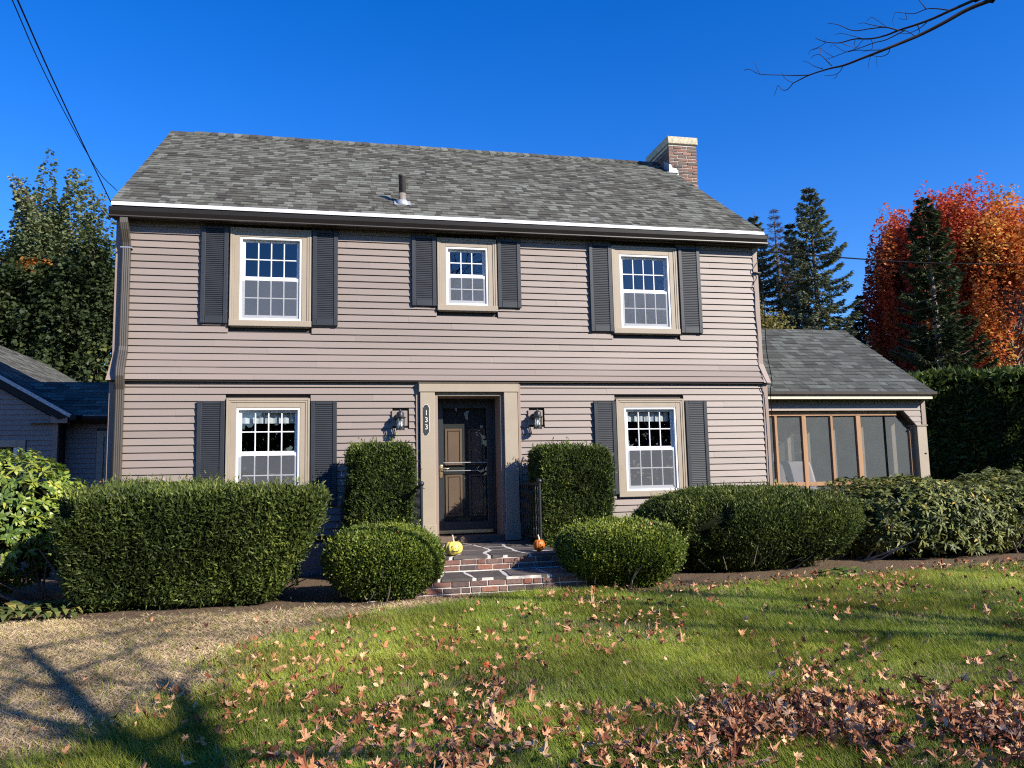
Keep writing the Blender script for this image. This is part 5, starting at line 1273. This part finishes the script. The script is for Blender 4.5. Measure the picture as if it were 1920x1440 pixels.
def bare_tree(label, x, y, Hh, trunk, r, seed, extra=None, levels=3):
    global rng
    keep = rng; rng = np.random.default_rng(seed)
    z0 = float(gz(x, y)); T = thing('bare_tree', label, 'tree', (x, y, z0), 'bare trees in the front yard'); inv = Matrix.Translation(T.location).inverted()
    mb = MB(); base = np.array([x, y, z0-.1]); fork = np.array([x, y, z0+trunk]); mb.tube([base, (base+fork)/2+np.array([.05, 0, 0]), fork], [r*1.25, r, r*.9], 10, False)
    o = mb.build('trunk', M['bark'], T, True); o.matrix_parent_inverse = inv
    mb = MB()
    for k in range(6):
        a = k*1.047+rng.uniform(-.3, .3); d = unit(np.array([math.cos(a)*.75, math.sin(a)*.75, rng.uniform(.7, 1.3)])); grow(mb, fork-np.array([0, 0, rng.uniform(0, .5)]), d, (Hh-trunk)*rng.uniform(.5, .68), r*.55, 1, levels)
    o = mb.build('branches', M['bark_thin'], T); o.matrix_parent_inverse = inv
    if extra:
        mb = MB(); extra(mb, fork); o = mb.build('branch', M['bark_thin'], T, True); o.matrix_parent_inverse = inv
    rng = keep
    return T
def twig_branch(mb, fork):
    D0 = 5.6
    def z(u, v, d=0.): return at(1380+u/3.5556, v/3.5556, D0+d)
    def tw(pts, r0, r1, d=0.):
        P_ = spline([z(u, v, d+.06*i) for i, (u, v) in enumerate(pts)], 5); mb.tube(P_, [.8*(r0+(r1-r0)*i/(len(P_)-1)) for i in range(len(P_))], 6, False)
    A = z(1700, 0); Bq = z(1590, 0, .1)
    mid = A+(A-z(1540, 65))*2.2
    P_ = spline([fork, fork+(mid-fork)*.4+np.array([0, 0, .9]), mid, A], 6); mb.tube(P_, [.06-.032*i/(len(P_)-1) for i in range(len(P_))], 6, False)
    P_ = spline([mid, (mid+Bq)/2+np.array([0, 0, .05]), Bq], 6); mb.tube(P_, [.038-.018*i/(len(P_)-1) for i in range(len(P_))], 6, False)
    tw([(1700, 0), (1540, 65), (1370, 160), (1210, 240), (990, 330), (850, 385), (720, 435), (620, 458), (490, 500), (380, 555)], .0185, .0045)
    tw([(380, 555), (345, 595), (310, 600), (282, 570), (268, 600), (255, 638)], .0042, .0018, .5)
    tw([(490, 500), (400, 503), (300, 500), (160, 494), (90, 462), (56, 470)], .0052, .002, .45); tw([(160, 494), (140, 455), (120, 412)], .0032, .0018, .6); tw([(380, 553), (330, 525), (305, 485)], .003, .0018, .55); tw([(90, 462), (60, 462)], .0022, .0016, .75)
    tw([(1590, 0), (1430, 70), (1310, 125), (1200, 165), (1090, 200), (1000, 235), (900, 258), (790, 260), (690, 285), (600, 280), (530, 255)], .0130, .0030, .1)
    tw([(1090, 205), (1000, 182), (900, 190), (800, 205), (740, 190), (690, 168), (655, 160), (610, 155)], .0062, .0022, .3); tw([(1000, 182), (900, 165), (850, 152), (815, 160)], .004, .0018, .4); tw([(1000, 178), (935, 130), (900, 115), (875, 140)], .0032, .0016, .4)
    tw([(1430, 70), (1340, 58), (1270, 60), (1190, 90), (1120, 86), (1055, 80)], .006, .002, .2); tw([(1268, 60), (1240, 25), (1215, -5)], .005, .003, .25); tw([(1130, 86), (1135, 130), (1080, 120)], .003, .0016, .3)
    tw([(1210, 165), (1222, 200), (1218, 232)], .0045, .003, .2); tw([(1290, 130), (1230, 185), (1150, 222), (1075, 222)], .0045, .0018, .2)
    tw([(1130, 200), (1000, 265), (920, 285), (820, 322), (740, 345), (650, 380), (600, 395)], .0052, .002, .3); tw([(1190, 238), (1130, 205), (1060, 205)], .004, .003, .2)
    tw([(640, 440), (600, 400), (560, 365), (520, 370), (500, 390)], .0045, .0018, .45); tw([(560, 365), (562, 320), (520, 330), (495, 335)], .003, .0016, .5); tw([(650, 380), (600, 350), (568, 320)], .003, .0016, .5)
    tw([(580, 460), (520, 440), (480, 415), (448, 410)], .004, .0018, .5); tw([(715, 438), (690, 480), (650, 500), (590, 505)], .004, .0018, .45); tw([(675, 490), (668, 515), (648, 524)], .0028, .0016, .5)
    tw([(1028, 320), (1010, 360), (960, 378), (905, 372), (888, 400), (880, 460)], .0042, .0014, .35); tw([(940, 380), (938, 420), (945, 455)], .0018, .0012, .4)
    tw([(900, 258), (910, 290), (905, 325), (840, 350)], .003, .0015, .35); tw([(990, 330), (900, 335), (800, 335), (730, 345), (650, 300), (625, 315)], .004, .0016, .4); tw([(850, 260), (810, 310), (780, 330)], .003, .0016, .35)
    tw([(795, 260), (790, 300), (830, 320)], .0028, .0016, .35); tw([(760, 235), (700, 222), (660, 232)], .0028, .0016, .35); tw([(850, 258), (760, 235)], .0032, .0026, .35); tw([(700, 285), (760, 310), (800, 318)], .0028, .0016, .4); tw([(600, 282), (592, 235)], .002, .0014, .45); tw([(600, 282), (560, 310), (500, 335), (480, 365)], .003, .0014, .45)
    tw([(1060, 85), (1045, 130), (1050, 170)], .0018, .0012, .3); tw([(1100, 90), (1112, 65)], .002, .0014, .3)
bare_tree('bare tree whose dark twigs reach in at the top right', 12.2, -9.6, 6.4, 2.0, .13, 5, twig_branch, 3)
bare_tree('leafless tree standing in the front yard behind the viewer', 13.4, -19.2, 10.5, 3.2, .2, 6, None, 4)
bare_tree('big leafless tree just right of the viewer, out of the frame', 6.7, -13.1, 8.6, 3.4, .20, 11, None, 3)
bare_tree('tall leafless tree behind the viewer, mirrored in the right upper window', 18.6, -26, 15, 4.0, .26, 14, None, 4)
bare_tree('tall leafless tree behind the viewer, mirrored in the middle upper window', 9.6, -26.5, 15, 4.0, .26, 15, None, 4)
bare_tree('leafless tree farther right along the street', 20.5, -18.5, 10.0, 3.0, .2, 8, None, 4)

# wooded far side of the street (behind the viewer; mirrored in the lower panes)
def far_wood():
    n = 26000; x = rng.uniform(-45, 75, n); hh = 8.5+2.2*np.sin(x*.35)+1.5*np.sin(x*.9+1); z = .1+hh*rng.random(n)**.7; y = -47+3*np.sin(x*.5)+rng.normal(size=n)*1.6
    C = np.stack([x, y, z], 1); V = leaf_quads(C, rdir(n), rdir(n), rng.uniform(.5, 1.1, n), rng.uniform(.35, .7, n))
    tag(link('far_woodland', np_mesh('far_woodland', V, 4, M['maple_dark'], rng.random(n)*.8)), 'dark woodland across the street behind the viewer', 'woodland', kind='stuff')
far_wood()

# ------------------------------------------------------------------ lawn
def lawn_points(n):
    """points over the visible lawn, denser near the viewer"""
    X, Y = [], []
    tot = 0
    while tot < n:
        k = n
        d = rng.uniform(3.6, 12.5, k); d = 3.6+(d-3.6)**1.0; s_ = np.where(rng.random(k) < .80, rng.uniform(-.70, .70, k), np.sign(rng.random(k)-.5)*(.68+.75*rng.random(k)**1.6))*d
        x = CAM[0]+AX[0][0]*s_+AX[2][0]*d; y = CAM[1]+AX[0][1]*s_+AX[2][1]*d
        keep = rng.random(k) < np.clip(.25+d/9, 0, 1); x, y = x[keep], y[keep]
        X.append(x); Y.append(y); tot += len(x)
    return np.concatenate(X)[:n], np.concatenate(Y)[:n]
M['grass'] = leaf_mat('grass_blade', [(0, (.085, .130, .020)), (.35, (.19, .255, .032)), (.62, (.36, .385, .058)), (.72, (.44, .40, .10)), (.8, (.36, .26, .15)), (1, (.72, .56, .36))], .6, .38, .15, 1.1, .45)
def build_grass():
    x, y = lawn_points(800000)
    bd = bed_edge(x); keep = (y < bd+.05*rng.normal(size=len(x))) | ((y < bd+.35) & (rng.random(len(x)) < .05)); x, y = x[keep], y[keep]
    d = dry(x, y); P3 = np.stack([x, y, x*0], 1); pat = fbm(P3, 1.6, 8); fine = fbm(P3, 6., 9)
    k = len(x); isdry = rng.random(k) < np.clip(d*1.25-.02, 0, .97)
    keep = ~(isdry & (rng.random(k) < .25)); x, y, d, pat, fine, isdry = (q[keep] for q in (x, y, d, pat, fine, isdry)); k = len(x)
    z = gz(x, y); hgt = np.where(isdry, rng.uniform(.018, .055, k), rng.uniform(.03, .080, k)*(1+.28*pat+.2*fine)); hgt = np.clip(hgt, .012, .12)
    dep = (x-CAM[0])*AX[2][0]+(y-CAM[1])*AX[2][1]; wd_ = .0034+.00045*dep; wd_ = wd_*rng.uniform(.7, 1.3, k)*np.where(isdry, 2.3, 1)
    a = rng.uniform(0, 6.28, k); lean = np.where(isdry, rng.uniform(.8, 2.2, k), rng.uniform(.3, 1.5, k)); la = 2.6+pat*1.8+fine*1.5+rng.normal(size=k)*1.0+np.where(isdry, rng.uniform(0, 6.28, k), 0)
    B = np.stack([x, y, z-.004], 1); a = np.where(isdry, a, la+1.57+rng.normal(size=k)*.5); S = np.stack([np.cos(a), np.sin(a), a*0], 1)*wd_[:, None]*.5
    L1 = np.stack([np.cos(la), np.sin(la), la*0], 1)
    mid = B+np.stack([la*0, la*0, hgt*.6], 1)+L1*(lean*hgt*.25)[:, None]; tip = B+np.stack([la*0, la*0, hgt*np.where(isdry, .7, 1)], 1)+L1*(lean*hgt)[:, None]
    V = np.stack([B-S, B+S, tip], 1)
    r = np.where(isdry, rng.uniform(.74, 1, k), np.clip(.38+.17*pat+.10*fine+.10*fbm(np.stack([x, y, x*0], 1), .7, 12)+rng.normal(size=k)*.10, 0, .70)); r = np.where((~isdry) & (rng.random(k) < .07+.25*np.clip(-pat-.3, 0, 1)), rng.uniform(.70, .95, k), r)
    tag(link('grass', np_mesh('grass', V, 3, M['grass'], r)), 'green autumn lawn grass fading to straw at the left', 'grass', kind='stuff')
build_grass()

# fallen leaves
M['fallen'] = ramp_mat('dry_maple_leaf', [(0, (.12, .040, .022)), (.22, (.25, .092, .045)), (.45, (.43, .20, .095)), (.75, (.57, .31, .16)), (.94, (.66, .43, .25)), (1, (.45, .10, .04))], .85, 30, .2, 0, 100, .2)
def leaf_variant(seed):
    r = np.random.default_rng(seed); ang = []; rad = []
    lob = [(-2.45, .42), (-2.05, .30), (-1.62, .72), (-1.38, .48), (-1.15, .78), (-.80, .36), (-.42, .80), (-.22, .66), (0, 1.05), (.22, .66), (.42, .80), (.80, .36), (1.15, .78), (1.38, .48), (1.62, .72), (2.05, .30), (2.45, .42), (3.14, .10)]
    pts = [(0., 0.)]+[(math.sin(a)*q*r.uniform(.85, 1.1), math.cos(a)*q*r.uniform(.85, 1.1)) for a, q in lob]
    P_ = np.array(pts); ca = r.uniform(0, 6.28); cd = np.array([math.cos(ca), math.sin(ca)]); u = P_@cd; v = P_@np.array([-cd[1], cd[0]])
    z = r.uniform(.7, 1.5)*u**2*r.choice([1, 1, -.9])+r.uniform(-.4, .7)*v**2+.35*np.sin(3*u+r.uniform(0, 6))*v+r.normal(size=len(P_))*.07; z[0] = 0
    V = np.stack([P_[:, 0], P_[:, 1], z], 1); n_ = len(lob)
    return V*.5, [(0, 1+i, 1+(i+1) % n_) for i in range(n_)]
def oval_variant(seed):
    r = np.random.default_rng(seed); n_ = 9; P_ = [(0., 0.)]
    for i in range(n_):
        a = 2*math.pi*i/n_; P_.append((math.sin(a)*.42*r.uniform(.85, 1.1), math.cos(a)*.95*r.uniform(.92, 1.08)))
    P_ = np.array(P_); z = r.uniform(.5, 1.3)*P_[:, 0]**2+r.uniform(-.3, .4)*P_[:, 1]**2+r.normal(size=n_+1)*.05; z[0] = 0
    return np.stack([P_[:, 0], P_[:, 1], z], 1)*.5, [(0, 1+i, 1+(i+1) % n_) for i in range(n_)]
LV = [leaf_variant(200+i) for i in range(9)]+[leaf_variant(230+i) for i in range(1)]+[(a*.72, b_) for a, b_ in (oval_variant(300), oval_variant(301))]
def build_leaves():
    n = 30000; x, y = lawn_points(n*3)
    def g(cx, cy, sx, sy, a=0.):
        c_, s_ = math.cos(a), math.sin(a); u = (x-cx)*c_+(y-cy)*s_; v = -(x-cx)*s_+(y-cy)*c_; return np.exp(-(u/sx)**2-(v/sy)**2)
    P3 = np.stack([x, y, x*0], 1); cl = fbm(P3, 2.4, 31); cl2 = fbm(P3, .9, 33)
    den = .082*np.clip(.5+1.0*cl+.5*cl2, .10, 3)**1.5*np.clip(1.15-(y+8)*.06, .6, 1.3)*(1-.86*dry(x, y))
    den = den+1.5*g(5.25, -7.75, 1.05, .50, -.15)*np.clip(.75+.8*cl, 0, 2)+1.1*g(6.4, -8.1, .9, .5)*np.clip(.6+.9*cl, 0, 2)+.6*g(4.0, -8.05, .9, .25)*np.clip(.6+.9*cl, 0, 2)+.25*g(5.6, -6.9, 1.2, .3, -.3)*np.clip(.5+cl, 0, 2)
    den = den+.10*(y > bed_edge(x)-.3)*(y < bed_edge(x)+.35)*(x > 6.5)
    ok = (rng.random(len(x)) < np.clip(den, 0, 1)) & (y < bed_edge(x)+.4) & ~((y > -2.95) & (x > 3.8) & (x < 6.2)); x, y, den = x[ok], y[ok], den[ok]
    k = len(x); dep = (x-CAM[0])*AX[2][0]+(y-CAM[1])*AX[2][1]; sz = .042+.068*rng.beta(1.6, 2, k)
    lift = .042+.055*rng.random(k)*np.clip(den*1.2, .25, 1)
    order = np.argsort(-(sz/dep)); T_ind = set(order[:300].tolist())
    # keep individuals inside the frame
    grp = 'fallen leaves lying nearest the viewer'; meshes = []
    for V, F in LV: meshes.append(MB().add(V.tolist(), F).mesh('fallen_leaf', M['fallen']))
    Vs, Fs, Rs = [], [], []; o_ = 0
    cnt = 0
    for i in order:
        vi = int(rng.integers(12)); eu = (rng.normal()*.6, rng.normal()*.6, rng.uniform(0, 6.28)); z = float(gz(x[i], y[i]))+lift[i]
        s_ = sz[i]*1.15
        d3 = np.array([x[i], y[i], z])-CAM; u = AX[0]@d3/(AX[2]@d3)*FPX+960; v = 720-AX[1]@d3/(AX[2]@d3)*FPX
        if cnt < 300 and 5 < u < 1915 and v < 1432:
            o = link('fallen_leaf', meshes[vi], None, (x[i], y[i], z)); o.rotation_euler = eu; o.scale = (s_,)*3
            tag(o, 'dry curled brown maple leaf lying in the foreground grass', 'leaf', grp); cnt += 1
        else:
            from mathutils import Euler
            Rm = np.array(Euler(eu).to_matrix()); Vv = (LV[vi][0]*s_)@Rm.T+np.array([x[i], y[i], z]); Vs.append(Vv); Fs += [tuple(a+o_ for a in f) for f in LV[vi][1]]; Rs += [rng.random()]*len(LV[vi][1]); o_ += len(Vv)
    me = bpy.data.meshes.new('leaf_litter'); me.from_pydata(np.concatenate(Vs).tolist(), [], Fs); a = me.attributes.new('rnd', 'FLOAT', 'FACE'); a.data.foreach_set('value', Rs); me.materials.append(M['fallen'])
    tag(link('leaf_litter', me), 'scattered dry brown maple leaves over the lawn', 'leaves', kind='stuff')
    # a few leaves caught on the bushes
    for i, (lx_, ly_, lz_) in enumerate(((3.35, -3.08, .98), (3.42, -3.27, .80), (3.7, -3.1, 1.03), (6.62, -3.15, 1.02), (6.5, -3.15, 1.0), (1.9, -3.05, 1.38), (1.2, -2.6, 1.66), (.55, -2.5, 1.65))):
        o = link('caught_leaf', meshes[i % 12], None, (lx_, ly_, lz_)); o.rotation_euler = (rng.normal()*.6+.6, rng.normal()*.5, rng.uniform(0, 6)); o.scale = (.06,)*3
        tag(o, 'pale dry leaf caught on a clipped bush', 'leaf', 'leaves caught on the bushes')
    print('leaves', k, cnt)
build_leaves()
print('tris', sum(len(o.data.loops)-2*len(o.data.polygons) for o in bpy.data.objects if o.type == 'MESH'), 'objects', len(bpy.data.objects))
